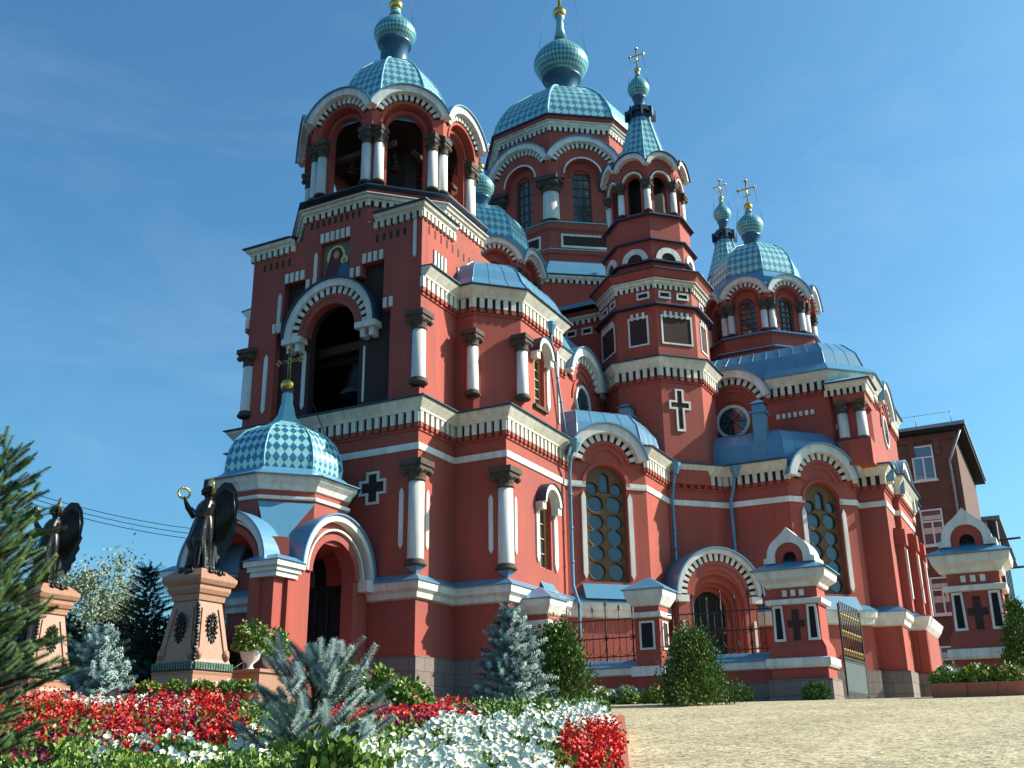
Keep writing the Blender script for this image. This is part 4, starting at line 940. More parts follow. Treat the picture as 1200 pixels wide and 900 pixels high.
m.plate(Fr((28.1, 24.4), (28.75, 23.75)), [(0.01, 2.4), (.91, 2.4), (.91, 7.3), (.01, 7.3)], -.5, 0); m.plate(Fr((28.75, 28.2), (28.1, 27.55)), [(.01, 2.4), (.91, 2.4), (.91, 7.3), (.01, 7.3)], -.5, 0)
po = m.build('porch_wall', CH)
m = MB('red')  # stepped pilasters at the free corners
for x, y in ((28.32, 24.05), (28.32, 27.9)):
    for dx, dy, q in ((0, 0, .34), (-.3, .42 if y < 26 else -.42, .2), (.42, -.3 if y < 26 else .3, .2)): m.cube(x+dx-q, x+dx+q, y+dy-q, y+dy+q, 2.4, 6.0)
m.build('porch_pier', CH)
m = MB('white')
for x, y in ((28.38, 24.05), (28.38, 27.9)):
    for k, (q, z0, z1) in enumerate(((.58, 5.80, 5.98), (.66, 5.98, 6.14), (.76, 6.14, 6.34))): m.cube(x-q, x+q, y-q, y+q, z0, z1)
m.cube(32.9, 33.7, 23.3, 23.85, 5.86, 6.3); m.build('pier_capital', CH)
m = MB('blue')
for x, y in ((28.38, 24.05), (28.38, 27.9)): m.loft([([(x-.82, y-.82), (x+.82, y-.82), (x+.82, y+.82), (x-.82, y+.82)], 6.342), ([(x-.5, y-.5), (x+.5, y-.5), (x+.5, y+.5), (x-.5, y+.5)], 6.55)])
m.build('pier_cover', CH)
for f, c, r in ((fB, cB, 1.98), (fA, cA, 2.2), (fN, cN, 2.2)):
    m = MB('white'); m.ring(f, c, 6.3, r-.24, r, 0, .34, 0, PI, 28); m.ring(f, c, 6.25, 1.66, 1.74, 0, .2, 0, PI, 24)
    m.use('red'); m.ring(f, c, 6.3, r-.12, r-.004, -1.85, -.56, 0, PI, 28); m.use('blue'); m.ring(f, c, 6.3, r, r+.06, -1.9, .42, 0, PI, 28); m.build('arch_gable', CH)
m = MB('red'); m.prism(octo(PC, 2.45), 7.4, 9.4); m.build('porch_drum', CH)
m = MB('blue')
for p, q in (((28.2, 24.15), (4, 5)), ((28.2, 27.75), (3, 4))):
    O8 = octo(PC, 2.5); 
    a, b = (O8[4], O8[5]) if p[1] < 26 else (O8[2], O8[3])
    m.add([(p[0], p[1], 6.55), (a[0], a[1], 8.75), (b[0], b[1], 8.75), (PC[0], PC[1], 8.7), (PC[0], PC[1], 6.6)], [(0, 1, 2), (1, 3, 2), (0, 4, 3, 1), (0, 2, 3, 4)])
m.build('valley_roof', CH)
m = MB('red'); m.cube(29.0, 33.6, 24.5, 27.5, 7.6, 7.66); m.build('porch_ceiling', CH)
band(CH, octo(PC, 2.45), 8.85, 9.0, .1)
m = MB('white'); sweep(m, octo(PC, 2.45), [(0, 9.2), (.08, 9.22), (.16, 9.4), (.32, 9.55), (.36, 9.72), (0, 9.75)]); m.build('cornice', CH)
m = MB('blue'); m.loft([(octo(PC, 2.95), 9.70), (octo(PC, 2.95), 9.74), (octo(PC, 2.45), 9.95), (octo(PC, 2.2), 10.15)]); m.build('eave', CH)
PD = [(2.16, 10.12), (2.2, 10.5), (2.12, 11.0), (1.9, 11.5), (1.55, 11.9), (1.1, 12.17), (.8, 12.27)]
for i in range(1):
    dome(PC, PD, 0, 'tiles_new', .31, .44, .035)
m = MB('rib'); prf = [(.95, 12.2), (.8, 12.32), (.55, 12.5), (.36, 12.8), (.27, 13.2), (.22, 13.35), (.21, 13.8), (.2, 13.85)]
m.loft([(octo(PC, a), z) for a, z in prf]); o = m.build('dome_neck', CH)
m = MB('darkblue'); m.loft([(octo(PC, .27), 13.8), (octo(PC, .25), 13.92)]); m.build('collar', o)
m = MB('gold'); m.lathe(PC, [(.02, 13.85)] + [(.3*math.sin(PI*i/10), 14.13-.28*math.cos(PI*i/10)) for i in range(1, 10)] + [(.02, 14.41)], 20); m.build('orb', o)
m = MB('dullgold'); x, y = PC
for dy in (-.06, .06): m.tube([(x, y+dy, 14.38), (x, y+dy, 15.6)], .022, 6)
for dz in (-.05, .05): m.tube([(x, y-.5, 15.2+dz), (x, y+.5, 15.2+dz)], .022, 6)
for py, pz in ((0, 15.68), (-.56, 15.2), (.56, 15.2), (0, 15.2)):
    for k in range(4):
        a = PI/2*k; m.lathe((x, y+py+math.cos(a)*.085), [(.01, pz+math.sin(a)*.085-.08), (.075, pz+math.sin(a)*.085), (.01, pz+math.sin(a)*.085+.08)], 8)
m.build('cross', o)
m = MB('iron'); m.tube([(x+1.3, y-1.1, 12.0), (x+.9, y-.55, 13.6)], .02, 5); m.build('rod', o)
# church door, dark, behind the porch, with steps
m = MB('dark'); m.plate(FF, archloop(4.65, 3.4, 6.6, 1.15, 16), -.02, .05); m.use('iron')
for s in (-.6, 0, .6): m.box(FF, 4.65+s-.03, 4.65+s+.03, 3.4, 7.2, .05, .09)
m.build('door', CH)
m = MB('redfence'); m.cube(28.0, 33.6, 23.7, 28.8, 1.0, 2.45); 
for k in range(6): m.cube(27.7-.32*k-.32, 27.7-.32*k+.3, 24.2, 28.3, 1.0, 2.4-.2*(k+1))
m.build('steps', CH)
m = MB('iron')
for y in (24.1, 28.4):
    m.tube([(28.0, y, 3.35), (25.8, y, 2.2)], .025, 6)
    for k in range(9): x = 28.0-.27*k; m.tube([(x, y, 3.35-.14*k*1.0), (x, y, 2.3-.16*k)], .012, 4)
m.tube([(28.05, 24.2, 3.4), (28.05, 28.3, 3.4)], .02, 5)
m.build('handrail', CH)
# ------------------------------------------------------------------ fence along the south side
UF = 37.6
def post_small(x, y, label):
    t = thing('gate_pillar', (x, y, 1.2), label, 'pillar', 'small pillars of the fence')
    q = .5; sq = lambda r: [(x-r, y+r), (x-r, y-r), (x+r, y-r), (x+r, y+r)]
    m = MB('redfence'); m.prism(sq(q), 2.2, 5.2); m.build('shaft', t)
    m = MB('granite'); m.prism(sq(q+.1), .9, 2.2); m.build('plinth', t)
    m = MB('white'); m.prism(sq(q+.16), 2.6, 2.95); m.build('ledge', t)
    m = MB('white'); sweep(m, sq(q), [(0, 5.15), (.08, 5.18), (.26, 5.5), (.3, 5.74), (0, 5.75)]); m.build('cornice', t)
    m = MB('white'); sweep(m, sq(q), [(0, 4.72), (.1, 4.74), (.1, 4.92), (0, 4.94)]); m.build('moulding', t)
    m = MB('rib' if False else 'blue'); m.loft([(sq(q+.36), 5.74), (sq(q+.36), 5.78), (sq(.03), 6.3)]); m.build('roof', t)
    P_ = sq(q)
    for i in (0, 1):
        f = Fr(P_[i], P_[i+1]); m = MB('white'); rect_ring(m, f, .2, .8, 3.55, 4.6, .07, -.01, .05); o = m.build('blind_window', t); m = MB('dark'); m.box(f, .27, .73, 3.62, 4.53, -.01, .012); m.build('recess_tone', o)
    return t
post_small(38.15, 13.85, 'red pillar with white framed dark panel and blue pyramid cap between two railings')
post_small(38.15, 18.5, 'square red pillar with blue pyramid cap against the bell tower wing, behind the spruce')
def ogee(c, z0, r, tip=.3, n=10):
    """round arch outline with a small point and little feet"""
    out = [(c-r-.12, z0), (c-r-.12, z0+.16), (c-r, z0+.2)]
    for i in range(n+1):
        a = PI*(1-i/(2*n)); x = c+r*math.cos(a); z = z0+.2+r*math.sin(a); w = max(0, i/n-.62)/.38; out.append((x, z+tip*w*w*1.0))
    return out + [(2*c-x, z) for x, z in reversed(out[:-1])]
def post_big(x0, y0, y1, label):
    c = (y0+y1)/2; t = thing('gate_pillar', (x0+.8, c, 1.2), label, 'gate pillar', 'large pillars of the gateway'); W = y1-y0; D = 1.6
    bx = lambda e, ex=0: [(x0-e, y1+e), (x0-e, y0-e), (x0+D+e, y0-e), (x0+D+e, y1+e)]
    m = MB('granite'); m.prism(bx(.14), .8, 2.25); m.build('plinth', t)
    m = MB('redfence'); m.prism(bx(.02), 2.25, 2.7); m.loft([(bx(.05), 2.95), (bx(.03), 3.3), (bx(-.12), 3.6), (bx(-.12), 5.5)]); m.build('shaft', t)
    m = MB('white'); sweep(m, bx(.0), [(-.2, 2.62), (.1, 2.64), (.16, 2.72), (.16, 2.95), (-.1, 3.02)]); m.build('ledge', t)
    m = MB('white'); sweep(m, bx(-.12), [(0, 4.8), (.14, 4.82), (.17, 4.98), (0, 5.02)]); m.build('moulding', t)
    m = MB('white'); sweep(m, bx(-.12), [(0, 5.4), (.1, 5.42), (.16, 5.55), (.38, 5.7), (.44, 5.98), (0, 6.0)]); m.build('cornice', t)
    m = MB('blue'); m.loft([(bx(.4), 5.98), (bx(.4), 6.02), (bx(-.35), 6.4)]); m.build('roof', t)
    f = Fr((x0+.12, y1-.12), (x0+.12, y0+.12)); w = f.L; cc = w/2
    m = MB('white')
    for k in (-1, 0, 1): m.box(f, cc+k*.3-.08, cc+k*.3+.08, 5.1, 5.32, -.01, .05)
    m.build('ornament', t)
    for s in (.24, w-.24):
        m = MB('white'); m.plate(f, [(s-.2, 3.55), (s+.2, 3.55), (s+.17, 4.78), (s-.17, 4.78)], -.02, .07, [[(s-.12, 3.63), (s+.12, 3.63), (s+.1, 4.7), (s-.1, 4.7)]]); o = m.build('blind_window', t)
        m = MB('dark'); m.plate(f, [(s-.12, 3.63), (s+.12, 3.63), (s+.1, 4.7), (s-.1, 4.7)], -.02, .012); m.build('recess_tone', o)
    m = MB('niche'); m.plate(f, crossloop(cc, 4.12, .6, 1.15, .24, .45), -.02, .02); m.build('cross_niche', t)  # flat dark cross, shade of the recess is in the colour
    g = Fr((x0+.1, y1), (x0+.1, y0)); c2 = W/2
    m = MB('redfence'); m.plate(g, [(c2-.52, 6.0), (c2+.52, 6.0), (c2+.52, 6.5)] + [(c2+.52*math.cos(PI*i/12), 6.5+.52*math.sin(PI*i/12)) for i in range(1, 12)] + [(c2-.52, 6.5)], -1.3, 0, [archloop(c2, 6.12, 6.45, .24, 10)]); kb = m.build('crest', t)
    m = MB('white'); outer = ogee(c2, 6.3, .78, .28); inner = [(c2+.5*math.cos(PI*i/14), 6.5+.5*math.sin(PI*i/14)) for i in range(15)]
    m.plate(g, [(c2-.9, 6.28), (c2-.5, 6.28)] + [p for p in reversed(inner)] + [(c2+.5, 6.28), (c2+.9, 6.28)] + list(reversed(outer[1:-1])), -1.45, .12)
    m.build('ogee_gable', kb)
    m = MB('dark'); m.plate(g, archloop(c2, 6.12, 6.45, .24, 10), -.4, -.2); m.build('niche_back', kb)
    m = MB('blue'); m.loft([(bx(-.25), 6.38), ([(x0+.7, c+.1), (x0+.7, c-.1), (x0+1.2, c-.1), (x0+1.2, c+.1)], 6.6)]); m.build('crest_roof', t)
post_big(37.5, 7.35, 9.25, 'large red gate pillar with white ogee crest standing left of the iron gate before the church')
post_big(37.4, 1.45, 3.3, 'large red gate pillar with white ogee crest at right, in front of the brick building')
m0 = None
def wallseg(y0, y1, label):
    t = thing('fence', (UF+.6, (y0+y1)/2, 1.2), label, 'fence', 'railings between the red pillars')
    m = MB('granite'); m.cube(38.0, 38.6, y0, y1, .8, 2.25); m.build('plinth', t)
    m = MB('redfence'); m.cube(38.02, 38.58, y0, y1, 2.25, 2.7); m.build('base_wall', t)
    m = MB('white'); f = Fr((38.0, y1), (38.0, y0)); sweep(m, [(38.02, y1), (38.02, y0)], [(0, 2.66), (.12, 2.7), (.12, 2.95), (0, 2.96)], closed=False); m.build('coping', t)
    m = MB('blue'); L = y1-y0
    m.hexa([f.P(0, 2.96, .16), f.P(L, 2.96, .16), f.P(L, 2.96, -.76), f.P(0, 2.96, -.76), f.P(0, 3.0, .16), f.P(L, 3.0, .16), f.P(L, 3.3, -.35), f.P(0, 3.3, -.35)]); m.build('wall_cover', t)
    g = Fr((38.3, y1), (38.3, y0)); n = int(round(L/.27)); 
    m = MB('iron')
    for z in (3.42, 4.12, 4.82): m.box(g, 0, L, z-.022, z+.022, -.02, .02)
    m.build('rail', t)
    for k in range(1, n):
        s = L*k/n; b = MB('iron'); main = k % 4 == 0; top = 5.45 if main else (5.22 if k % 2 == 0 else 4.82); r = .03 if main else .014
        b.tube([g.P(s, 3.2, 0), g.P(s, top, 0)], r, 6)
        if k % 2 == 0:
            q = g.P(s, 0, 0); b.lathe((q[0], q[1]), [(.01, top-.02), (.045, top+.03), (.012, top+.18)], 6)
            b.tube([g.P(s-.09, top-.04, 0), g.P(s+.09, top-.04, 0)], .014, 5)
        if main:
            for a in range(4): u_ = PI/4+PI/2*a; b.tube([g.P(s, 4.12, 0), g.P(s+.16*math.cos(u_), 4.12+.16*math.sin(u_), 0)], .02, 5)
            b.tube([g.P(s-.2, 4.12, 0), g.P(s+.2, 4.12, 0)], .025, 5)
        b.build('bar', t)
    for k in range(0, n, 2):
        s0, s1 = L*k/n, L*min(n, k+2)/n; b = MB('iron'); c_ = (s0+s1)/2; r_ = (s1-s0)/2*.9
        b.tube([g.P(c_+r_*math.cos(a), 3.46+r_*1.25*(1-math.sin(a)), .0) for a in [PI*i/10 for i in range(11)]], .013, 5); b.build('scroll', t)
wallseg(14.4, 18.0, 'black iron railing between the bell tower wing and the small free pillar')
wallseg(9.3, 13.3, 'black iron railing before the arched side portal, between small and large pillar')
mat('gatesheet', (.07, .085, .08), (.05, .06, .055), .5, 4)
# open gate leaf beside the large pillar
t = thing('gate', (38.2, 7.15, 1.4), 'open iron gate leaf with gilded bars above a sheet metal panel', 'gate')
g = Fr((39.2, 7.1), (42.6, 6.95)); L = g.L
m = MB('iron')
for s in (0, L-.07): m.box(g, s, s+.07, 1.7, 4.95, -.03, .03)
for z in (1.85, 2.95, 3.05, 4.7): m.box(g, .07, L-.07, z-.03, z+.03, -.025, .025)
m.build('gate_frame', t); m = MB('gatesheet'); m.box(g, .08, L-.08, 1.9, 2.92, -.012, .012); m.build('sheet_panel', t)
for k in range(1, 12):
    s = L*k/12; b = MB('iron'); b.tube([g.P(s, 3.0, 0), g.P(s, 5.05, 0)], .024, 6); o = b.build('gate_bar', t)
    b = MB('dullgold'); 
    for z in (3.25, 3.9, 4.5): b.lathe(g.P(s, 0, 0)[:2], [(.012, z-.14), (.036, z-.05), (.02, z), (.042, z+.07), (.012, z+.16)], 6)
    b.build('gilding', o)
# ------------------------------------------------------------------ brick building behind
bb = thing('brick_building', (80, 8, 1.5), 'dark red brick building with white framed windows and a metal roof rising behind the church', 'building')
BX = 72.0; yR = 4.3; BZ = 20.2
m = MB('brick'); m.cube(BX, BX+16, yR, 24, .8, BZ-.6); m.cube(BX+16.01, BX+42, yR-.3, 24, .8, BZ-3.6); m.build('wall', bb)
m = MB('brick'); m.cube(BX-.15, BX+.0, yR-.15, 24, BZ-1.0, BZ-.5)
for k in range(8): m.cube(BX-.14, BX, yR+1.0+k*1.6, yR+1.35+k*1.6, BZ-2.0, BZ-1.0)
m.build('brick_frieze', bb)
m = MB('greymetal'); m.hexa([(BX-.8, yR-.8, BZ-.3), (BX+17, yR-.8, BZ-.3), (BX+17, 24, BZ-.3), (BX-.8, 24, BZ-.3), (BX-.8, yR-.8, BZ-.05), (BX+17, yR-.8, BZ-.05), (BX+13, 24, BZ+1.0), (BX+5, 24, BZ+1.0)])
m.use('dark'); m.cube(BX-.7, BX+16.9, yR-.7, 24, BZ-.55, BZ-.302); m.use('greymetal'); m.cube(BX+17.02, BX+43, yR-1.3, 24, BZ-3.4, BZ-3.1)
m.build('roof', bb)
m = MB('greymetal')
for k in range(9): m.tube([(BX-.5, yR+k*2.2, BZ-.1), (BX-.5, yR+k*2.2, BZ+.75)], .03, 5)
m.tube([(BX-.5, yR, BZ+.72), (BX-.5, yR+17.6, BZ+.72)], .02, 5); m.build('roof_rail', bb)
m = MB('greymetal'); m.tube([(BX-.65, yR-.45, BZ-.6), (BX-.25, yR+.5, BZ-2.5), (BX-.2, yR+.5, BZ-3.2), (BX-.2, yR+.5, 2)], .09, 8); m.build('drain_pipe', bb)
mat('curtain', (.60, .58, .52), (.45, .42, .38), .8, 5); mat('sky_glass', (.10, .20, .30), (.06, .12, .18), .06, .8, spec=.9); mat('pvc', (.75, .76, .78), (.66, .67, .70), .4, 4)
fb2 = Fr((BX, 24), (BX, yR)); W0 = 24-5.8
for z0 in (16.6, 12.3, 7.9, 3.6):
    for s in (W0-.64, W0-3.9, W0-7.2, W0-10.5):
        m = MB('pvc'); z1 = z0+2.35; w = .68; rect_ring(m, fb2, s-w, s+w, z0, z1, .1, -.02, .08); m.box(fb2, s-w+.1, s+w-.1, z0+1.5, z0+1.6, .0, .07); m.box(fb2, s-.05, s+.05, z0+.1, z0+1.5, .0, .07); m.box(fb2, s-w-.1, s+w+.1, z0-.12, z0-.002, 0, .2)
        o = m.build('window', bb); m = MB('sky_glass' if z0 > 15 else 'glass'); m.box(fb2, s-w+.05, s+w-.05, z0+.05, z1-.05, .0, .02); m.build('pane', o)
        if z0 < 15:
            m = MB('curtain'); m.box(fb2, s-w+.12, s+w-.12, z0+.75, z0+1.15, .021, .026); m.box(fb2, s-w+.12, s+w-.12, z0+1.66, z0+1.95, .021, .026); m.build('curtain', o)
m = MB('darkblue')
for k in range(7): m.cube(BX+19+k*3, BX+20.5+k*3, yR-1.5, yR-.3, 6+0*k, BZ-4.5) if False else m.cube(BX+18+k*3.2, BX+19+k*3.2, yR-.75, yR-.3, 5, BZ-3.7)
m.build('side_bay', bb)
# ------------------------------------------------------------------ forecourt, terrace, flower bed
def polar_sheet(name, t0, t1, ds, dz, mt, nt=24, thick=0.0, edge=None):
    m = MB(mt); rows = []
    for d in ds:
        row = []
        for i in range(nt+1):
            t = t0+(t1-t0)*i/nt; Y = d/math.sqrt(1+t*t); p = gp(t*Y, Y); row.append((p.x, p.y, zg(d)+dz(t, d)))
        rows.append(row)
    for r in rows: m.v += r
    n = nt+1
    for k in range(len(ds)-1):
        for i in range(nt): m.face([k*n+i, k*n+i+1, (k+1)*n+i+1, (k+1)*n+i])
    m.sm = [True]*len(m.f); return m.build(name, kind='structure')
polar_sheet('forecourt', -.02, 2.2, [2, 5, 8, 11, 14, 17, 20, 23, 26, 28, 30, 31, 32, 33, 34, 36, 38, 41, 45, 52, 62], lambda t, d: .006, 'gravel', 60)
polar_sheet('bed_soil', -1.1, .088, [4, 6, 8, 10, 12, 14, 16, 18, 20, 22, 22.6], lambda t, d: .36 if d < 22.3 else -.05, 'soil', 40)
def at(x, y, d, z=None):
    """ground point at distance d below picture column x (1200 px wide photo)"""
    a = (x-600)/1217.; b = (450-y)/1217.; v = Vector(r2*a + u2*b + fwd); h = math.hypot(v.x, v.y); v = v*(d/h); return Vector((v.x, v.y, v.z if z is None else z))
kb = MB('terracotta')   # low curb along the gravel side of the bed
pts = []
for d in (6.5, 8, 9.5, 11, 13, 15, 17, 19, 21, 22.5):
    t = .096; Y = d/math.sqrt(1+t*t); p = gp(t*Y, Y); pts.append((p.x, p.y, zg(d)))
e = UX
for k in range(len(pts)-1):
    a, b = Vector(pts[k]), Vector(pts[k+1]); w = e*.07
    kb.hexa([a-w-Vector((0, 0, .2)), a+w-Vector((0, 0, .2)), b+w-Vector((0, 0, .2)), b-w-Vector((0, 0, .2)), a-w+Vector((0, 0, .28)), a+w+Vector((0, 0, .28)), b+w+Vector((0, 0, .28)), b-w+Vector((0, 0, .28))])
tag(kb.build('bed_kerb'), 'terracotta edging between the flower bed and the gravel', 'edging')
# ---- instancing of small pieces into one mesh
def raw_mesh(name, V, F, mats, mi=None, parent=None, smooth=False):
    me = bpy.data.meshes.new(name); V = np.asarray(V, np.float32)
    if parent: V = V-np.array(LOC[parent.name], np.float32)
    F = np.asarray(F, np.int32); nf, k = F.shape
    me.vertices.add(len(V)); me.vertices.foreach_set('co', V.ravel()); me.loops.add(nf*k); me.loops.foreach_set('vertex_index', F.ravel())
    me.polygons.add(nf); me.polygons.foreach_set('loop_start', np.arange(nf, dtype=np.int32)*k)
    for n in mats: me.materials.append(MT[n])
    if mi is not None: me.polygons.foreach_set('material_index', np.asarray(mi, np.int32))
    me.update(calc_edges=True); me.validate()
    o = bpy.data.objects.new(name, me); sc.collection.objects.link(o)
    if parent: o.parent = parent
    return o
def instance(tv, tf, M, T):
    """tv (n,3), tf (m,k), M (N,3,3), T (N,3)"""
    N = len(T); V = np.einsum('nij,kj->nki', M, tv)+T[:, None, :]; F = tf[None]+(np.arange(N)*len(tv))[:, None, None]
    return V.reshape(-1, 3), F.reshape(-1, tf.shape[1])
def frames(D, roll=None):
    """rotation matrices whose z axis is D"""
    D = D/np.linalg.norm(D, axis=1, keepdims=True); a = np.where(np.abs(D[:, 2:3]) < .95, [[0, 0, 1.]], [[1., 0, 0]]); X = np.cross(a, D); X /= np.linalg.norm(X, axis=1, keepdims=True); Y = np.cross(D, X)
    if roll is None: roll = rng.uniform(0, 2*PI, len(D))
    c, s = np.cos(roll)[:, None], np.sin(roll)[:, None]; X2 = X*c+Y*s; Y2 = -X*s+Y*c
    return np.stack([X2, Y2, D], axis=2)
def merge(parts):
    V, F, k = [], [], 0
    for v, f in parts: V.append(v); F.append(f+k); k += len(v)
    return np.concatenate(V), np.concatenate(F)
# brush of needles round a shoot (axis z, length 1, radius 1 scaled later)
def brush_tmpl(n=40, fw=.35, wd=.12, seed=1):
    g = np.random.default_rng(seed); V = []; F = []
    for i in range(n):
        z = (i+.5)/n; a = i*2.399+g.uniform(-.3, .3); r = (1-.35*z)*g.uniform(.8, 1.1); dx, dy = math.cos(a), math.sin(a); px, py = -dy*wd, dx*wd; b = len(V)
        V += [(px, py, z), (-px, -py, z), (dx*r, dy*r, z+fw*.18)]; F.append((b, b+1, b+2))
    b = len(V); V += [(0, 0, .97), (.25, 0, .93), (0, 0, 1.06)]; F.append((b, b+1, b+2))
    return np.array(V, float), np.array(F)
BR = brush_tmpl(46); BRD = brush_tmpl(150, wd=.07, seed=9); BR2 = brush_tmpl(26, wd=.2, seed=3)
def brushes(P, D, L, R, tmpl=BR):
    M = frames(D); S = np.stack([R, R, L], axis=1); M = M*S[:, None, :]; return instance(tmpl[0], tmpl[1], M, P)
def conifer(name, x, y, zb, H, W, mats, label, cat='tree', group=None, nb=70, up0=.35, sl=.22, sr=.045, power=.85, tmpl=BR, seed=1, z0f=.05, dens=1.0, trunk=.06):
    g = np.random.default_rng(seed); t = thing(name, (x, y, zb), label, cat, group); P, D, L, R = [], [], [], []; bm_ = MB('bark')
    bm_.tube([(x, y, zb-.1), (x, y, zb+H*.5), (x, y, zb+H*.96)], [trunk, trunk*.6, trunk*.15], 7); bo = bm_.build('trunk', t); lm = MB('bark')
    for i in range(nb):
        f = z0f+(1-z0f)*((i+.5)/nb)**.9; z = zb+H*f*.97; az = i*2.399+g.uniform(-.4, .4); Lb = W*(1-f)**power*g.uniform(.7, 1.15)+.08; el = up0+f*.5+g.uniform(-.12, .12)
        d = np.array([math.cos(az)*math.cos(el), math.sin(az)*math.cos(el), math.sin(el)]); base = np.array([x, y, z]); tip = base+d*Lb; lm.tube([tuple(base), tuple(tip)], [trunk*.3, .006], 4)
        n = max(2, int(Lb/sl*2.4*dens))
        for k in range(n):
            q = (k+.6)/n; p = base+d*Lb*q; sd = -1 if k % 2 else 1
            lat = np.array([-math.sin(az), math.cos(az), 0])*sd
            dd = d*.75+lat*g.uniform(.5, 1.0)+np.array([0, 0, g.uniform(-.15, .35)]); l = sl*g.uniform(.8, 1.3)*(1.15-q*.3)
            P.append(p); D.append(dd); L.append(l); R.append(sr*g.uniform(.85, 1.15))
            if Lb > W*.45 and k < n*.8:
                p2 = p+dd/np.linalg.norm(dd)*l*.8; P.append(p2); D.append(dd+d*.6+g.normal(0, .2, 3)); L.append(l*.85); R.append(sr)
        P.append(base+d*Lb*.72); D.append(d); L.append(max(sl, Lb*.35)); R.append(sr)
    for k in range(5): P.append(np.array([x, y, zb+H*(.7+.055*k)])); D.append(np.array([g.normal(0, .05), g.normal(0, .05), 1.])); L.append(sl*1.3); R.append(sr)
    lm.build('branches', t)
    v, fc = brushes(np.array(P), np.array(D), np.array(L), np.array(R), tmpl); mi = np.repeat(g.choice(len(mats), len(P), p=[.65, .35] if len(mats) == 2 else [1.]), len(tmpl[1]))
    raw_mesh('foliage', v, fc, mats, mi, t); return t
mat('needle_blue2', (.38, .48, .44), (.22, .31, .29), .6, 8)
mat('needle_green2', (.10, .17, .035), (.04, .09, .02), .6, 5)
p = at(365, 870, 11.0); z = zg(11)+.3
conifer('blue_spruce', p.x, p.y, z-.05, 1.12, .85, ['needle_blue2', 'needle_blue'], 'young blue spruce with upswept shoots in the front of the flower bed', 'spruce', nb=30, up0=.45, sl=.27, sr=.075, power=.35, seed=5, z0f=.1, dens=.55, tmpl=BRD, trunk=.04)
p = at(600, 850, 24)
conifer('blue_spruce', p.x, p.y, zg(24), 2.55, 1.05, ['needle_blue', 'needle_blue2'], 'blue spruce before the bell tower wing', 'spruce', nb=70, up0=.1, sl=.24, sr=.10, power=.75, seed=8, dens=.8, tmpl=BR2)
p = at(108, 830, 23.5)
conifer('blue_spruce', p.x, p.y, zg(23.5), 2.0, .9, ['needle_blue2', 'needle_blue'], 'dense blue spruce standing between the two angel monuments', 'spruce', nb=66, up0=.15, sl=.22, sr=.10, power=.6, seed=9, dens=.85, tmpl=BR2)
p = at(-58, 850, 11.5)
conifer('green_spruce', p.x, p.y, zg(11.5)+.1, 3.4, .98, ['needle_green2', 'needle_green'], 'large yellow green spruce cut off by the left edge of the picture', 'spruce', nb=85, up0=.3, sl=.24, sr=.055, power=.38, seed=4, dens=1.2, tmpl=BRD)
p = at(160, 810, 42)
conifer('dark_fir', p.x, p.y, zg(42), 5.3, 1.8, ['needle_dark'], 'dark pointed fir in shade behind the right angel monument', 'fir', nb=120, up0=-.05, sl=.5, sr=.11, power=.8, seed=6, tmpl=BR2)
def thuja(x, y, zb, H, W, label, seed=1, n=15000, shape=.55, name='thuja', cat='thuja', mats=('thuja', 'leafgreen')):
    g = np.random.default_rng(seed); t = thing(name, (x, y, zb), label, cat); b = MB('bark'); b.tube([(x, y, zb-.1), (x, y, zb+H*.9)], [.05, .01], 6); b.build('trunk', t)
    NC = 150; ca = g.uniform(0, 2*PI, NC); cf = g.uniform(.03, .93, NC); prof = lambda f: W*np.minimum(1, f*4+.55)*(1-f)**.75*(1+.30*np.sin(ca*3+cf*9+seed))*g.uniform(.75, 1.12, NC)
    cr = prof(cf)*g.uniform(.7, 1.08, NC); C_ = np.stack([x+cr*np.cos(ca), y+cr*np.sin(ca), zb+H*cf], 1)
    i = g.integers(0, NC, n); off = g.normal(0, 1, (n, 3))*np.array([.11, .11, .17])*W/.8; Pn = C_[i]+off
    out = Pn-np.array([x, y, 0]); out[:, 2] = 0; out /= np.maximum(np.linalg.norm(out, axis=1, keepdims=True), .05); D = out*.6+np.array([0, 0, 1.0])+g.normal(0, .35, (n, 3))
    tv = np.array([(-.25, 0, 0), (.25, 0, 0), (.38, .08, .55), (0, 0, 1.), (-.38, .08, .55)]); tf = np.array([(0, 1, 2, 4), (4, 2, 3, 3)])
    tf = np.array([(0, 1, 2), (0, 2, 4), (4, 2, 3)]); M = frames(D)*(g.uniform(.045, .085, n)[:, None, None]); v, f = instance(tv, tf, M, Pn)
    mi = np.repeat((g.uniform(0, 1, NC)[i] > .72).astype(int), 3); raw_mesh('foliage', v, f, list(mats), mi, t); return t
p = at(657, 845, 27); thuja(p.x, p.y, zg(27)-.05, 2.2, .92, 'tall green thuja touching the blue spruce in front of the bell tower wing', 3, 16000)
p = at(816, 835, 31.5); thuja(p.x, p.y, zg(31.5)-.05, 1.98, 1.1, 'broad dark green thuja alone before the fence and side portal', 4, 16000)
p = at(1203, 805, 36); thuja(p.x, p.y, zg(36)-.05, 2.9, .6, 'narrow green hedge shrub at the right edge beside the gate pillar', 5, 9000, name='hedge_shrub', cat='shrub')
p = at(385, 900, 8.6); thuja(p.x, p.y, zg(8.6)+.3, .52, .42, 'low feathery green conifer bush at the bottom of the flower bed', 6, 5000, name='low_juniper', cat='juniper', mats=('thuja', 'leafbright'))
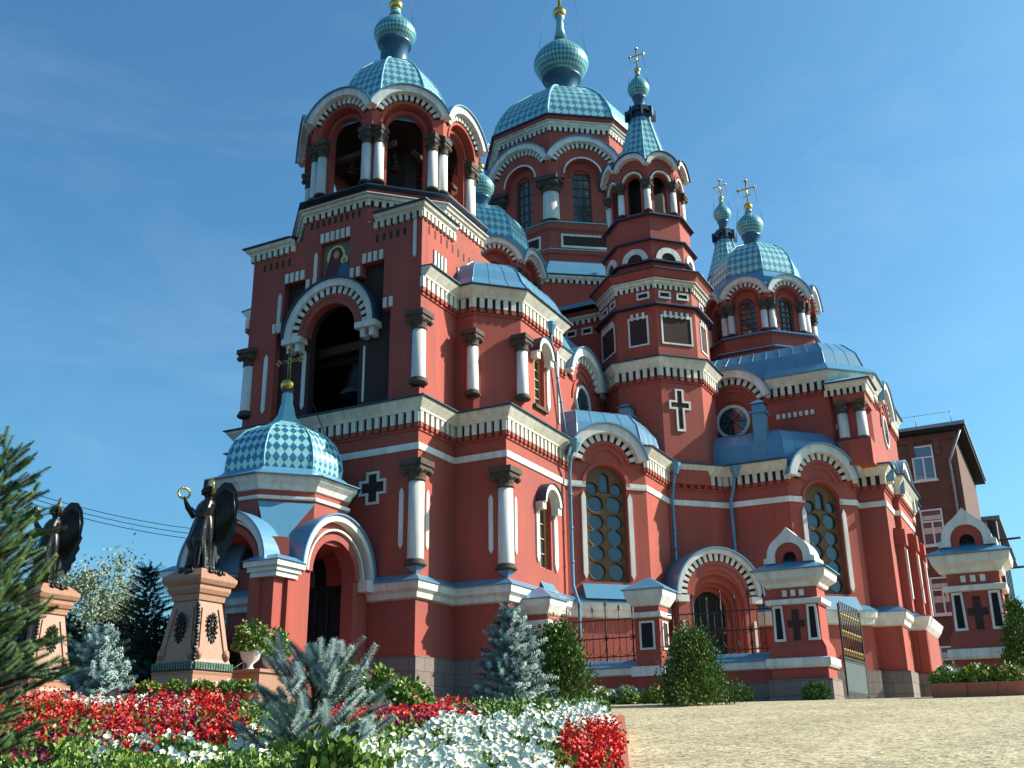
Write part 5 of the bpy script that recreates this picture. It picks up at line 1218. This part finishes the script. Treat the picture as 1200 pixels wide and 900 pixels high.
def leaftree(name, x, y, zb, H, W, label, seed, mats, n=14000, leaf=.12, cat='tree', trunk=.16, nb=16):
    g = np.random.default_rng(seed); t = thing(name, (x, y, zb), label, cat); m = MB('bark'); m.tube([(x, y, zb-.2), (x+.1, y, zb+H*.4), (x, y+.1, zb+H*.8)], [trunk, trunk*.7, trunk*.2], 8); tips = []
    m.build('trunk', t); m = MB('bark')
    for i in range(nb):
        a = i*2.4; f = .25+.6*i/nb; p0 = Vector((x, y, zb+H*f)); L = W*g.uniform(.6, 1.05)*(1.1-f*.5); el = g.uniform(.2, .9); d = Vector((math.cos(a)*math.cos(el), math.sin(a)*math.cos(el), math.sin(el))); p1 = p0+d*L*.6; p2 = p1+(d+Vector((0, 0, .1)))*L*.4
        m.tube([p0, p1, p2], [trunk*.35, trunk*.18, .01], 5)
        for q in range(4): tips.append(np.array(p0.lerp(p2, .45+.18*q))+g.normal(0, W*.1, 3))
    m.build('limbs', t); tips = np.array(tips); i = g.integers(0, len(tips), n); P_ = tips[i]+g.normal(0, W*.13, (n, 3)); D = g.normal(0, 1, (n, 3)); tv = np.array([(-.35, 0, 0), (.35, 0, 0), (.3, 0, .6), (0, 0, 1.), (-.3, 0, .6)]); tf = np.array([(0, 1, 2), (0, 2, 4), (4, 2, 3)])
    v, f = instance(tv, tf, frames(D)*(g.uniform(.6, 1.2, n)*leaf)[:, None, None], P_); mi = np.repeat(g.integers(0, len(mats), len(tips))[i], 3); raw_mesh('crown', v, f, list(mats), mi, t); return t
p = at(95, 790, 130); leaftree('willow', p.x, p.y, zg(130), 21, 7.5, 'pale thin leaved tree far behind the left angel monument', 2, ('paleleaf',), 9000, .34)
p = at(128, 790, 145); leaftree('willow', p.x, p.y, zg(145), 17, 6, 'pale small tree in the distance above the blue spruce', 12, ('paleleaf',), 7000, .34)
p = at(262, 760, 140); leaftree('willow', p.x, p.y, zg(140), 25, 6, 'pale tree seen through the open arch of the porch', 13, ('paleleaf',), 9000, .34)
for k, (px, d, H, W) in enumerate(((30, 50, 3.6, 2.4), (75, 48, 3.4, 2.6), (135, 50, 3.2, 2.6), (185, 49, 3.0, 2.4), (225, 46, 2.6, 2.2))):
    p = at(px, 800, d); lab = ('leftmost dark bush of the background row, behind the large spruce', 'second dark bush of the background row behind the left angel', 'dark bush under the fir in the background row', 'dark bush right of the fir in the background', 'last dark bush of the row, behind the right angel pedestal')[k]
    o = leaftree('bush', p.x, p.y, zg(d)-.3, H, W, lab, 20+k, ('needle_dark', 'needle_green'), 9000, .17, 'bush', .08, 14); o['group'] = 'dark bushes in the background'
# ---- beds: leaves and flowers that nobody could count
def area(n, t0, t1, d0, d1, g, diag=None):
    t = g.uniform(t0, t1, n); d = g.uniform(d0**1.4, d1**1.4, n)**(1/1.4)
    if diag is not None: k = diag(t, d); t, d = t[k], d[k]
    Y = d/np.sqrt(1+t*t); X = t*Y; x = UX.x*X+UY.x*Y; y = UX.y*X+UY.y*Y; z = -1.62+.0905*d+.34; return np.stack([x, y, z], 1), t, d
LEAF_V = np.array([(-.12, 0, 0), (.12, 0, 0), (.3, .05, .5), (0, .12, 1.), (-.3, .05, .5)]); LEAF_F = np.array([(0, 1, 2), (0, 2, 4), (4, 2, 3)])
pet = [(0, 0, -.3)]; pf = []
for i in range(10):
    a = 2*PI*i/10; r = 1.0 if i % 2 == 0 else .8; pet.append((r*math.cos(a), r*math.sin(a), .06 if i % 2 else .0)); pf.append((0, 1+i, 1+(i+1) % 10))
PET_V, PET_F = np.array(pet), np.array(pf)
def leaves(name, n, reg, h0, h1, size, mats, seed, clump=.0, label=None):
    g = np.random.default_rng(seed); P_, t, d = area(n, *reg, g); hh = g.uniform(0, 1, len(P_))
    bump = .5+.5*np.sin(P_[:, 0]*5.3+P_[:, 1]*2.1)*np.sin(P_[:, 1]*4.7-P_[:, 0]*1.7); P_[:, 2] += h0+(h1-h0)*hh*(1-clump*bump); D = g.normal(0, .55, (len(P_), 3))+np.array([0, 0, .8])
    v, f = instance(LEAF_V, LEAF_F, frames(D)*(g.uniform(.7, 1.3, len(P_))*size)[:, None, None], P_); mi = np.repeat((bump+g.normal(0, .25, len(P_)) > .62).astype(int), 3)
    o = raw_mesh(name, v, f, mats, mi); o['kind'] = 'stuff'; tag(o, label or 'green leaves', 'foliage'); return o
def blossoms(name, n, reg, h, size, mats, seed, label, clumps=60, spread=.16, spike=False, keep=None):
    size *= .8
    g = np.random.default_rng(seed); C_, t, d = area(clumps, *reg, g)
    if keep is not None: k = keep(t, d); C_ = C_[k]
    cm = g.integers(0, len(mats), len(C_)); i = g.integers(0, len(C_), n); P_ = C_[i].copy(); o2 = g.normal(0, spread, (n, 3)); 
    if spike:
        j = g.integers(0, 7, n); sx = np.sin(i*12.9+j*4.1)*spread; sy = np.cos(i*7.7+j*9.3)*spread; zz = g.uniform(0, 1, n); P_[:, 0] += sx+g.normal(0, .018, n); P_[:, 1] += sy+g.normal(0, .018, n); P_[:, 2] += h*.45+zz*(h*.62+.1*np.sin(i*3.3+j*5.7)); S = (1.15-.55*zz)*size; D = g.normal(0, .8, (n, 3))+np.array([0, 0, .3])
    else:
        P_[:, :2] += o2[:, :2]; P_[:, 2] += h*(1-.9*(o2[:, 0]**2+o2[:, 1]**2)/(spread**2*9))+g.normal(0, .035, n); S = g.uniform(.75, 1.2, n)*size; D = g.normal(0, .3, (n, 3))+np.array([-UY.x*.7, -UY.y*.7, .7])
    P_[:, 2] += (C_[i][:, 2]*0)
    v, f = instance(PET_V, PET_F, frames(D)*S[:, None, None], P_); mi = np.repeat(cm[i], len(PET_F)); o = raw_mesh(name, v, f, mats, mi); o['kind'] = 'stuff'; tag(o, label, 'flowers'); return o
leaves('bed_foliage', 110000, (-.60, .085, 6.2, 22.3), .0, .38, .065, ['leafgreen', 'leafbright'], 31, .4, 'green foliage under the flowers of the bed')
leaves('bright_greenery', 42000, (-.42, -.10, 7.6, 11.6), .1, .46, .05, ['leafbright', 'leafgreen'], 32, .6, 'bright green feathery leaves along the front of the bed')
leaves('dark_foliage', 9000, (-.52, -.2, 8.2, 9.6), .0, .18, .11, ['needle_dark', 'leafgreen'], 33, .3, 'dark low foliage at the bottom left of the bed')
blossoms('red_salvia', 9500, (-.52, -.25, 10.2, 21.5), .50, .036, ['fred', 'fred', 'fred', 'fmagenta'], 41, 'scarlet flower spikes filling the left part of the bed', 92, .17, True)
blossoms('purple_petunias', 900, (-.50, -.26, 9.8, 19), .34, .045, ['fmagenta'], 42, 'dark magenta petunias scattered among the red spikes', 50, .14)
blossoms('white_petunias', 1300, (-.38, -.23, 9.6, 14.0), .38, .042, ['fwhite'], 43, 'white petunia clumps between the red spikes and the front spruce', 26, .14)
blossoms('far_white_flowers', 500, (-.42, -.30, 19, 22), .38, .05, ['fwhite'], 44, 'white blossoms at the back of the bed near the pedestals', 12, .2)
blossoms('red_geraniums', 5200, (-.175, -.048, 15.2, 21.5), .36, .04, ['fred', 'fred', 'fmagenta'], 45, 'band of red flowers behind the white petunias in the middle of the bed', 90, .2)
blossoms('white_petunia_mass', 3400, (-.17, .082, 7.8, 17.5), .40, .043, ['fwhite', 'fwhite', 'fwhite'], 46, 'broad mass of white petunias in the right part of the bed', 92, .12, keep=lambda t, d: (d < 13.5+(t+.16)*22) & ((t < .045) | (d > 13.6)) & ((t > -.10) | (d > 9.5)))
blossoms('red_salvia', 3600, (.045, .086, 8.8, 13.6), .38, .034, ['fred'], 47, 'scarlet spikes at the right corner of the bed by the gravel', 34, .13, True)
blossoms('white_petunias', 500, (.03, .086, 13.6, 17.2), .42, .042, ['fwhite'], 48, 'white petunias behind the red corner clump, next to the gravel', 26, .15)
# rose bush
def bush(name, x, y, zb, H, W, label, seed, cols, nf, fs, n=5200, cat='shrub', group=None, leafs=('leafgreen', 'leafbright'), ls=.09):
    g = np.random.default_rng(seed); t = thing(name, (x, y, zb), label, cat, group); m = MB('bark')
    for k in range(9):
        a = k*.7; m.tube([(x, y, zb), (x+W*.5*math.cos(a), y+W*.5*math.sin(a), zb+H*.6), (x+W*.8*math.cos(a), y+W*.8*math.sin(a), zb+H*g.uniform(.8, 1.05))], [.015, .01, .005], 4)
    m.build('stems', t); a = g.uniform(0, 2*PI, n); r = np.sqrt(g.uniform(0, 1, n))*W; zz = g.uniform(.08, 1, n); P_ = np.stack([x+r*np.cos(a), y+r*np.sin(a), zb+H*zz*(1-.35*(r/W)**2)*(1+.18*np.sin(a*3+seed))], 1); D = g.normal(0, .8, (n, 3))+np.array([0, 0, .4])
    v, f = instance(LEAF_V, LEAF_F, frames(D)*(g.uniform(.7, 1.3, n)*ls)[:, None, None], P_); raw_mesh('foliage', v, f, list(leafs), np.repeat(g.integers(0, 2, n), 3), t)
    if nf:
        a = g.uniform(0, 2*PI, nf); r = g.uniform(.2, 1, nf)*W; C_ = np.stack([x+r*np.cos(a), y+r*np.sin(a), zb+H*(1.0-.3*(r/W)**2)*g.uniform(.65, 1.08, nf)], 1); k = 3
        P2 = np.repeat(C_, k, 0)+np.random.default_rng(seed+1).normal(0, fs*.3, (nf*k, 3)); D = g.normal(0, .7, (nf*k, 3))+np.array([-UY.x*.8, -UY.y*.8, .5]); v, f = instance(PET_V, PET_F, frames(D)*fs, P2); raw_mesh('blossoms', v, f, list(cols), np.repeat(np.repeat(g.integers(0, len(cols), nf), k), len(PET_F)), t)
    return t
for px, d, H, W, cols, lab in ((405, 20.5, .95, .6, ('fwhite', 'fyellow', 'fred'), 'leafy rose bush with cream and red blooms before the porch corner'), (440, 19.5, .95, .55, ('fred', 'fred', 'fwhite'), 'rose bush with a cluster of bright red blooms'), (475, 19.0, .75, .5, ('fpeach',), 'rose bush with peach coloured blooms in front of the granite corner')):
    p = at(px, 830, d); bush('rose_bush', p.x, p.y, zg(d)+.3, H, W, lab, int(px), cols, 13, .07, cat='rose bush')
# terrace in front of the porch, pedestals stand on it
tp = [at(-80, 830, 27.8), at(60, 830, 26.4), at(185, 830, 25.6), at(300, 836, 25.2), at(318, 836, 25.6), at(330, 800, 29.5), at(300, 800, 32), at(-60, 800, 36)]
m = MB('pinkgranite'); pl = [(q.x, q.y) for q in tp]; m.prism(pl, .2, 1.2); m.build('terrace', kind='structure')
# ---- potted flowers along the terrace edge, urn and block
def pot(x, y, zb, label, cols, seed, r=.17, group='potted flowers on the terrace edge', potmat='terracotta'):
    t = bush('flower_pot', x, y, zb+.16, .27, .27, label, seed, cols, 22, .04, 900, 'flower pot', group, ('leafbright', 'leafgreen'), .07); m = MB(potmat); m.lathe((x, y), [(r*.6, zb), (r*.7, zb+.02), (r, zb+.17), (r*1.08, zb+.18), (r*1.08, zb+.22), (r*.9, zb+.22), (r*.85, zb+.17), (.02, zb+.16)], 14); m.build('pot', t); return t
for k, (px, lab, cols) in enumerate(((172, 'terracotta pot of yellow flowers, left end of the terrace edge', ('fyellow',)), (203, 'pot of fading yellow green flowers left of the pedestal corner', ('fyellow', 'leafbright')), (236, 'pot of small leafy plants without bloom under the pedestal', ('leafbright', 'leafgreen')), (288, 'terracotta pot of bright yellow flowers right of the pedestal', ('fyellow', 'fyellow')), (268, 'pot of pale green lettuce like leaves right of the pedestal', ('leafbright', 'fwhite')))):
    p = at(px, 830, 25.6); q = p if px > 185 else at(px, 830, 26.0); pot(q.x, q.y, 1.2, lab, cols, 60+k)
p = at(297, 815, 28.2); m = MB('pinkgranite'); X_ = [(p.x-.7, p.y+.75), (p.x-.7, p.y-.75), (p.x+.7, p.y-.75), (p.x+.7, p.y+.75)]; m.prism(X_, 1.15, 1.95); sweep(m, X_, [(0, 1.95), (.06, 1.95), (.06, 2.03), (-.75, 2.03)]); o = m.build('stair_block'); tag(o, 'reddish granite block beside the porch steps carrying the urn', 'stone block')
def urn(x, y, zb, label, seed):
    t = bush('flower_urn', x, y, zb+.45, .75, .45, label, seed, ('fwhite', 'fpeach'), 14, .06, 1600, 'urn', 'urns of plants beside the porch', ('leafbright', 'leafgreen'), .1); m = MB('white'); m.lathe((x, y), [(.17, zb), (.18, zb+.04), (.07, zb+.1), (.08, zb+.18), (.22, zb+.3), (.27, zb+.46), (.3, zb+.5), (.24, zb+.5), (.02, zb+.46)], 16); m.build('urn_body', t)
urn(p.x-.1, p.y+.1, 2.03, 'white urn with trailing plants on the granite block by the steps', 81)
q = at(318, 790, 28.9); urn(q.x, q.y, 1.95, 'pale urn with orange flowers behind the front spruce, at the stair', 82)
# planting along the foot of the fence and by the right pillar
for k, (px, d, cols, lab) in enumerate(((705, 33.5, ('fwhite',), 'white flowering tuft at the left end of the fence border'), (735, 33.5, ('needle_blue2',), 'grey green tuft in the fence border left of the thuja'), (768, 33.8, ('fpeach', 'fyellow'), 'orange flowering tuft in the fence border by the thuja'), (835, 34, ('fwhite',), 'white flowering tuft in the border right of the thuja'), (868, 34.3, ('fwhite', 'leafbright'), 'broad leafy tuft at the right end of the fence border'), (958, 35.2, ('leafbright',), 'small bright green plant at the foot of the large gate pillar'))):
    p = at(px, 830, d); bush('border_plant', p.x, p.y, zg(d), .5, .42, lab, 90+k, cols, 24, .06, 1100, 'border plant', 'plants along the foot of the fence')
for k, (px, lab) in enumerate(((1115, 'red planter box with white flowers before the right pillar'), (1150, 'red planter box with leafy plants in the middle of the row at right'), (1185, 'red planter box with pink flowers at the right edge'))):
    d = 33.0; p = at(px, 820, d); t = bush('planter', p.x, p.y, zg(d)+.32, .5, .5, lab, 100+k, (('fwhite',), ('leafbright', 'fyellow'), ('fpeach', 'fred'))[k], 26, .06, 1300, 'planter', 'red planters at right'); m = MB('terracotta'); sq = [(p.x-.42, p.y+.42), (p.x-.42, p.y-.42), (p.x+.42, p.y-.42), (p.x+.42, p.y+.42)]; m.loft([(sq, zg(d)-.1), (offs(sq, .08), zg(d)+.36)]); m.build('box', t)
# ------------------------------------------------------------------ angel monuments
def statue():
    base = at(222, 825, 27.0); bx, by, bz = base.x, base.y, 1.2
    t = thing('angel_pedestal', (bx, by, bz), 'tapered pink granite pedestal with bronze wreaths, right one of the two, before the porch', 'pedestal', 'granite pedestals of the angels')
    sq = lambda r: [(bx-r, by+r), (bx-r, by-r), (bx+r, by-r), (bx+r, by+r)]
    m = MB('pinkgranite'); m.loft([(sq(1.02), bz-.05), (sq(1.02), bz+.42), (sq(.97), bz+.5), (sq(.97), bz+.62), (sq(1.0), bz+.68), (sq(.9), bz+.74)]); m.build('base', t)
    m = MB('gpatina'); sweep(m, sq(.9), [(0, bz+.72), (.06, bz+.74), (.1, bz+.84), (.02, bz+.92), (0, bz+.92)]); dents(m, sq(.9), bz+.74, bz+.9, .05, .14, .13, .09); m.build('leaf_moulding', t)
    m = MB('pinkgranite'); m.loft([(sq(.92), bz+.9), (sq(.88), bz+1.0), (sq(.60), bz+2.35), (sq(.62), bz+2.4)])
    P_ = sq(1)
    m.build('shaft', t)
    m = MB('pinkgranite'); m.loft([(sq(.66), bz+2.38), (sq(.68), bz+2.52), (sq(.74), bz+2.54), (sq(.8), bz+2.64), (sq(.8), bz+2.72), (sq(.88), bz+2.76), (sq(.95), bz+2.86), (sq(.95), bz+2.94), (sq(.62), bz+3.14), (sq(.6), bz+3.14)]); m.build('cap', t)
    for i in (0, 1, 2, 3):
        f0_ = Fr(sq(.9)[i], sq(.9)[(i+1) % 4]); slope = .245
        o_ = lambda z: -(z-(bz+1.0))*.207-.02+.0
        m = MB('pinkgranite')
        for s0, s1, z0, z1 in ((.2, .28, 1.12, 2.2), (1.52, 1.6, 1.12, 2.2)):
            k0 = (z0-1.0)*.207; k1 = (z1-1.0)*.207; s = 1 if s0 > .9 else -1
            a0, b0 = s0-s*k0*.55*1, s1-s*k0*.55; a1_, b1_ = s0-s*k1*1.0, s1-s*k1*1.0
            m.hexa([f0_.P(a0, bz+z0, o_(bz+z0)+.05), f0_.P(b0, bz+z0, o_(bz+z0)+.05), f0_.P(b0, bz+z0, o_(bz+z0)-.03), f0_.P(a0, bz+z0, o_(bz+z0)-.03), f0_.P(a1_, bz+z1, o_(bz+z1)+.05), f0_.P(b1_, bz+z1, o_(bz+z1)+.05), f0_.P(b1_, bz+z1, o_(bz+z1)-.03), f0_.P(a1_, bz+z1, o_(bz+z1)-.03)])
        m.build('panel_border', t)
        m = MB('pinkgranite')
        
        for s in (.2, 1.6): m.tube([f0_.P(s, bz+1.1, -.1), f0_.P(s, bz+1.1, .03)], .14, 16); m.tube([f0_.P(s, bz+1.1, .0), f0_.P(s, bz+1.1, .06)], .08, 14)
        m.build('scroll', t)
        m = MB('bronze'); zc = bz+1.72; oo = o_(zc)+.03
        for k in range(16):
            a = 2*PI*k/16; m.tube([f0_.P(.9+.15*math.cos(a), zc+.22*math.sin(a), oo), f0_.P(.9+.27*math.cos(a+.15), zc+.38*math.sin(a+.15), oo+.04)], [.06, .025], 6)
        for k in range(10): a = 2*PI*k/10; m.lathe(f0_.P(.9+.15*math.cos(a), 0, oo+.02)[:2], [(.01, zc+.2*math.sin(a)-.06), (.06, zc+.2*math.sin(a)), (.01, zc+.2*math.sin(a)+.06)], 6)
        m.tube([f0_.P(.9, zc-.36, oo+.02), f0_.P(.9, zc+.36, oo)], .04, 6); m.tube([f0_.P(.72, zc+.05, oo+.02), f0_.P(1.08, zc+.05, oo+.02)], .035, 6)
        m.build('wreath_ornament', t)
    m = MB('bronze')
    g = random.Random(3)
    for k in range(16):
        z = bz+.95+k*.085; r = .9-(z-bz-.95)*.21; x, y = bx-r, by-r; m.lathe((x-.02+g.uniform(-.03, .03), y-.02+g.uniform(-.03, .03)), [(.01, z-.05), (.085, z), (.07, z+.05), (.01, z+.1)], 7)
    m.build('corner_garland', t)
    m = MB('bronze')
    for k in range(46):
        a = g.uniform(-.6, PI+1.4); r = g.uniform(.62, .88); x, y = bx+r*math.cos(a+1.9), by+r*math.sin(a+1.9); z = bz+2.95+g.uniform(0, .2)*(1.2-r); m.lathe((x, y), [(.01, z-.03), (g.uniform(.07, .13), z+.04), (.05, z+.12), (.01, z+.16)], 7)
    m.build('garland', t)
    # the angel
    ba = bz+3.14; s_ = thing('angel_statue', (bx, by, ba), 'dark bronze angel with large wings raising a gold wreath, on the right pedestal', 'statue', 'bronze angels on pedestals')
    fdir = (-UX*.86-UY*.5).normalized(); ldir = Vector((-fdir.y, fdir.x, 0))
    def W_(x, y, z): v = Vector((bx, by, ba))+fdir*(x*1.18)+ldir*(y*1.18); return (v.x, v.y, ba+z)
    m = MB('bronze'); rings = [(0, .30, .30, .0), (.06, .33, .32, 0), (.1, .29, .29, 0), (.35, .27, .28, .0), (.8, .29, .30, .04), (1.15, .28, .30, .03), (1.4, .25, .27, .02), (1.52, .22, .25, .02), (1.7, .24, .29, .02), (1.85, .22, .32, .0), (1.96, .16, .29, -.01), (2.02, .08, .12, 0), (2.06, .06, .065, 0), (2.13, .062, .065, .02)]
    n = 40; b = len(m.v)
    for z, rx, ry, ox in rings:
        for i in range(n):
            a = 2*PI*i/n; fo = 1+(.09*math.sin(9*a+z*2.2)+.05*math.sin(5*a-z*3))*max(0, min(1, (1.7-z)/1.0)); knee = .07*math.exp(-((z-.75)/.35)**2)*max(0, math.cos(a-.5))**2
            m.v.append(W_(ox+rx*fo*math.cos(a)+knee*1.6, ry*fo*math.sin(a), z))
    for k in range(len(rings)-1):
        for i in range(n): j = (i+1) % n; m.face([b+k*n+i, b+k*n+j, b+(k+1)*n+j, b+(k+1)*n+i])
    m.face([b+i for i in range(n)]); m.face([b+(len(rings)-1)*n+i for i in range(n)])
    def ell(cx, cy, cz, rx, ry, rz, n1=12, n2=8):
        b = len(m.v)
        for i in range(n2+1):
            p_ = PI*i/n2
            for j in range(n1): a = 2*PI*j/n1; m.v.append(W_(cx+rx*math.sin(p_)*math.cos(a)+1e-4*i, cy+ry*math.sin(p_)*math.sin(a), cz-rz*math.cos(p_)))
        for i in range(n2):
            for j in range(n1): k = (j+1) % n1; m.face([b+i*n1+j, b+i*n1+k, b+(i+1)*n1+k, b+(i+1)*n1+j])
    ell(.04, 0, 2.26, .115, .1, .145); ell(.15, 0, 2.245, .025, .02, .03); ell(.13, 0, 2.17, .035, .04, .03)     # head, nose, chin
    for sy in (-1, 1): ell(.03, sy*.1, 2.25, .02, .015, .03)
    ell(-.03, 0, 2.3, .125, .125, .13); ell(-.08, 0, 2.2, .08, .1, .12)                                      # hair
    T_ = lambda pts, rs: m.tube([W_(*q) for q in pts], rs, 10)
    T_([(0, -.2, 1.9), (.1, -.3, 1.72), (.22, -.36, 1.62), (.38, -.34, 1.85), (.46, -.32, 2.02)], [.12, .12, .11, .085, .05])
    T_([(0, .22, 1.9), (.06, .3, 1.7), (.12, .28, 1.5), (.24, .12, 1.56), (.29, .0, 1.66)], [.12, .11, .1, .08, .05])
    for (hx, hy, hz, ux, uz) in ((.47, -.32, 2.05, .25, 1), (.3, -.02, 1.68, .6, .8)):     # palms and five fingers each
        ell(hx, hy, hz, .035, .045, .05)
        for k in range(4): T_([(hx+.01, hy-.03+.02*k, hz+.03), (hx+.03*ux+.01, hy-.034+.022*k, hz+.075), (hx+.06*ux+.02, hy-.03+.02*k, hz+.10-.008*abs(k-1.5))], [.011, .01, .007])
        T_([(hx, hy+.04, hz), (hx+.03, hy+.06, hz+.03), (hx+.05, hy+.05, hz+.06)], [.012, .011, .008])
    # sash folds
    for k in range(9): a = -1.2+k*.28; T_([(.19*math.cos(a), .21*math.sin(a), 1.5), (.27*math.cos(a+.1), .27*math.sin(a+.1), .9), (.36*math.cos(a+.05), .34*math.sin(a+.05), .1)], [.02, .035, .04])
    body = m.build('body', s_); md = body.modifiers.new('remesh', 'REMESH'); md.mode = 'VOXEL'; md.voxel_size = .014; md.use_smooth_shade = True
    # wings
    for sy in (-1, 1):
        m = MB('bronze'); lay = [[(-.08, 1.9), (-.16, 2.3), (-.32, 2.52), (-.5, 2.5), (-.62, 2.28), (-.68, 1.9), (-.66, 1.5), (-.70, 1.42), (-.64, 1.2), (-.67, 1.08), (-.59, .9), (-.61, .76), (-.52, .62), (-.52, .48), (-.44, .42), (-.41, .28), (-.34, .5), (-.32, .42), (-.26, .85), (-.2, 1.2), (-.12, 1.55)]]
        lp = lay[0]; c_ = len(lp); b = len(m.v); sp = .42*sy
        def wp(x, z, o): return W_(x, sy*.1+(-x-.1)*sp+o, z)
        m.v += [wp(x, z, .03) for x, z in lp]+[wp(x, z, -.03) for x, z in lp]
        for tr in tessellate_polygon([[Vector((x, z, 0)) for x, z in lp]]): m.face([b+i for i in tr]); m.face([b+c_+i for i in reversed(tr)])
        for i in range(c_): j = (i+1) % c_; m.face([b+i, b+j, b+c_+j, b+c_+i])
        for k in range(11):
            f = k/10; x0, z0 = -.16-.38*f, 2.1+.22*math.sin(f*2.6); x1, z1 = -.24-.36*f, .80-.28*math.sin(f*3.0)+f*.62
            for o in (-.035, .035): m.tube([wp(x0, z0, o), wp((x0+x1)/2-.02, (z0+z1)/2, o*1.3), wp(x1, z1, o)], [.03, .032, .012], 5)
        m.build('wing', s_)
    m = MB('gold'); m.tube([W_(-.06+.0*math.cos(a), .27*math.cos(a), 2.38+.27*math.sin(a)) for a in [2*PI*i/24 for i in range(24)]], .028, 6, True)
    b = len(m.v); m.v += [W_(-.06, .26*math.cos(2*PI*i/24), 2.38+.26*math.sin(2*PI*i/24)) for i in range(24)]+[W_(-.08, .26*math.cos(2*PI*i/24), 2.38+.26*math.sin(2*PI*i/24)) for i in range(24)]
    m.face([b+i for i in range(24)]); m.face([b+24+i for i in range(24)]); m.build('halo', s_)
    m = MB('gold'); m.tube([W_(.5+.14*math.cos(a), -.32, 2.23+.15*math.sin(a)) for a in [2*PI*i/22 for i in range(22)]], .03, 6, True)
    for k in range(20): a = 2*PI*k/20; q = W_(.5+.14*math.cos(a), -.32, 0); zz = 2.23+.15*math.sin(a)+ba; m.lathe(q[:2], [(.005, zz-.045), (.045, zz), (.005, zz+.045)], 5)
    m.build('wreath', s_)
    for o in t.children:
        for v in o.data.vertices: v.co.x *= .67; v.co.y *= .67
    for o in s_.children:
        for v in o.data.vertices: v.co.x *= .87; v.co.y *= .87; v.co.z *= .9
    md.voxel_size = .011
    return t, s_
ped, ang = statue()
lpn = at(36, 815, 30.6); off = Vector((lpn.x-ped.location.x, lpn.y-ped.location.y, .02))
dup(ped, off, 'tapered pink granite pedestal half hidden by the large spruce, left one of the two')
dup(ang, off, 'dark bronze angel seen behind the large spruce, on the left pedestal')
# ------------------------------------------------------------------ power lines and distant pole
def wire(a, b, sag, label, r=.02):
    m = MB('iron'); a, b = Vector(a), Vector(b); m.tube([a.lerp(b, i/16)-Vector((0, 0, sag*4*(i/16)*(1-i/16))) for i in range(17)], r, 4); tag(m.build('power_line'), label, 'wire', 'overhead wires at left')
for k, (y0, y1) in enumerate(((566, 606), (572, 612), (578, 618))):
    wire(at(0, y0, 60), at(330, y1+18, 75), .8, ('topmost of three thin overhead wires left of the porch', 'middle one of three thin overhead wires left of the porch', 'lowest of three thin overhead wires left of the porch')[k])
pb_ = at(1196, 790, 60); t = thing('utility_pole', (pb_.x, pb_.y, 1.5), 'thin dark utility pole with cross arms at the far right edge', 'pole')
m = MB('iron'); m.tube([(pb_.x, pb_.y, 1), (pb_.x, pb_.y, 11.2)], .11, 8); m.build('shaft', t)
for z in (8.7, 10.2): m = MB('iron'); m.tube([(pb_.x-.2, pb_.y-1.1, z), (pb_.x+.2, pb_.y+1.1, z)], .06, 6); m.build('cross_arm', t)
# dark band: raised kerb and shade trees right, low wall below gate
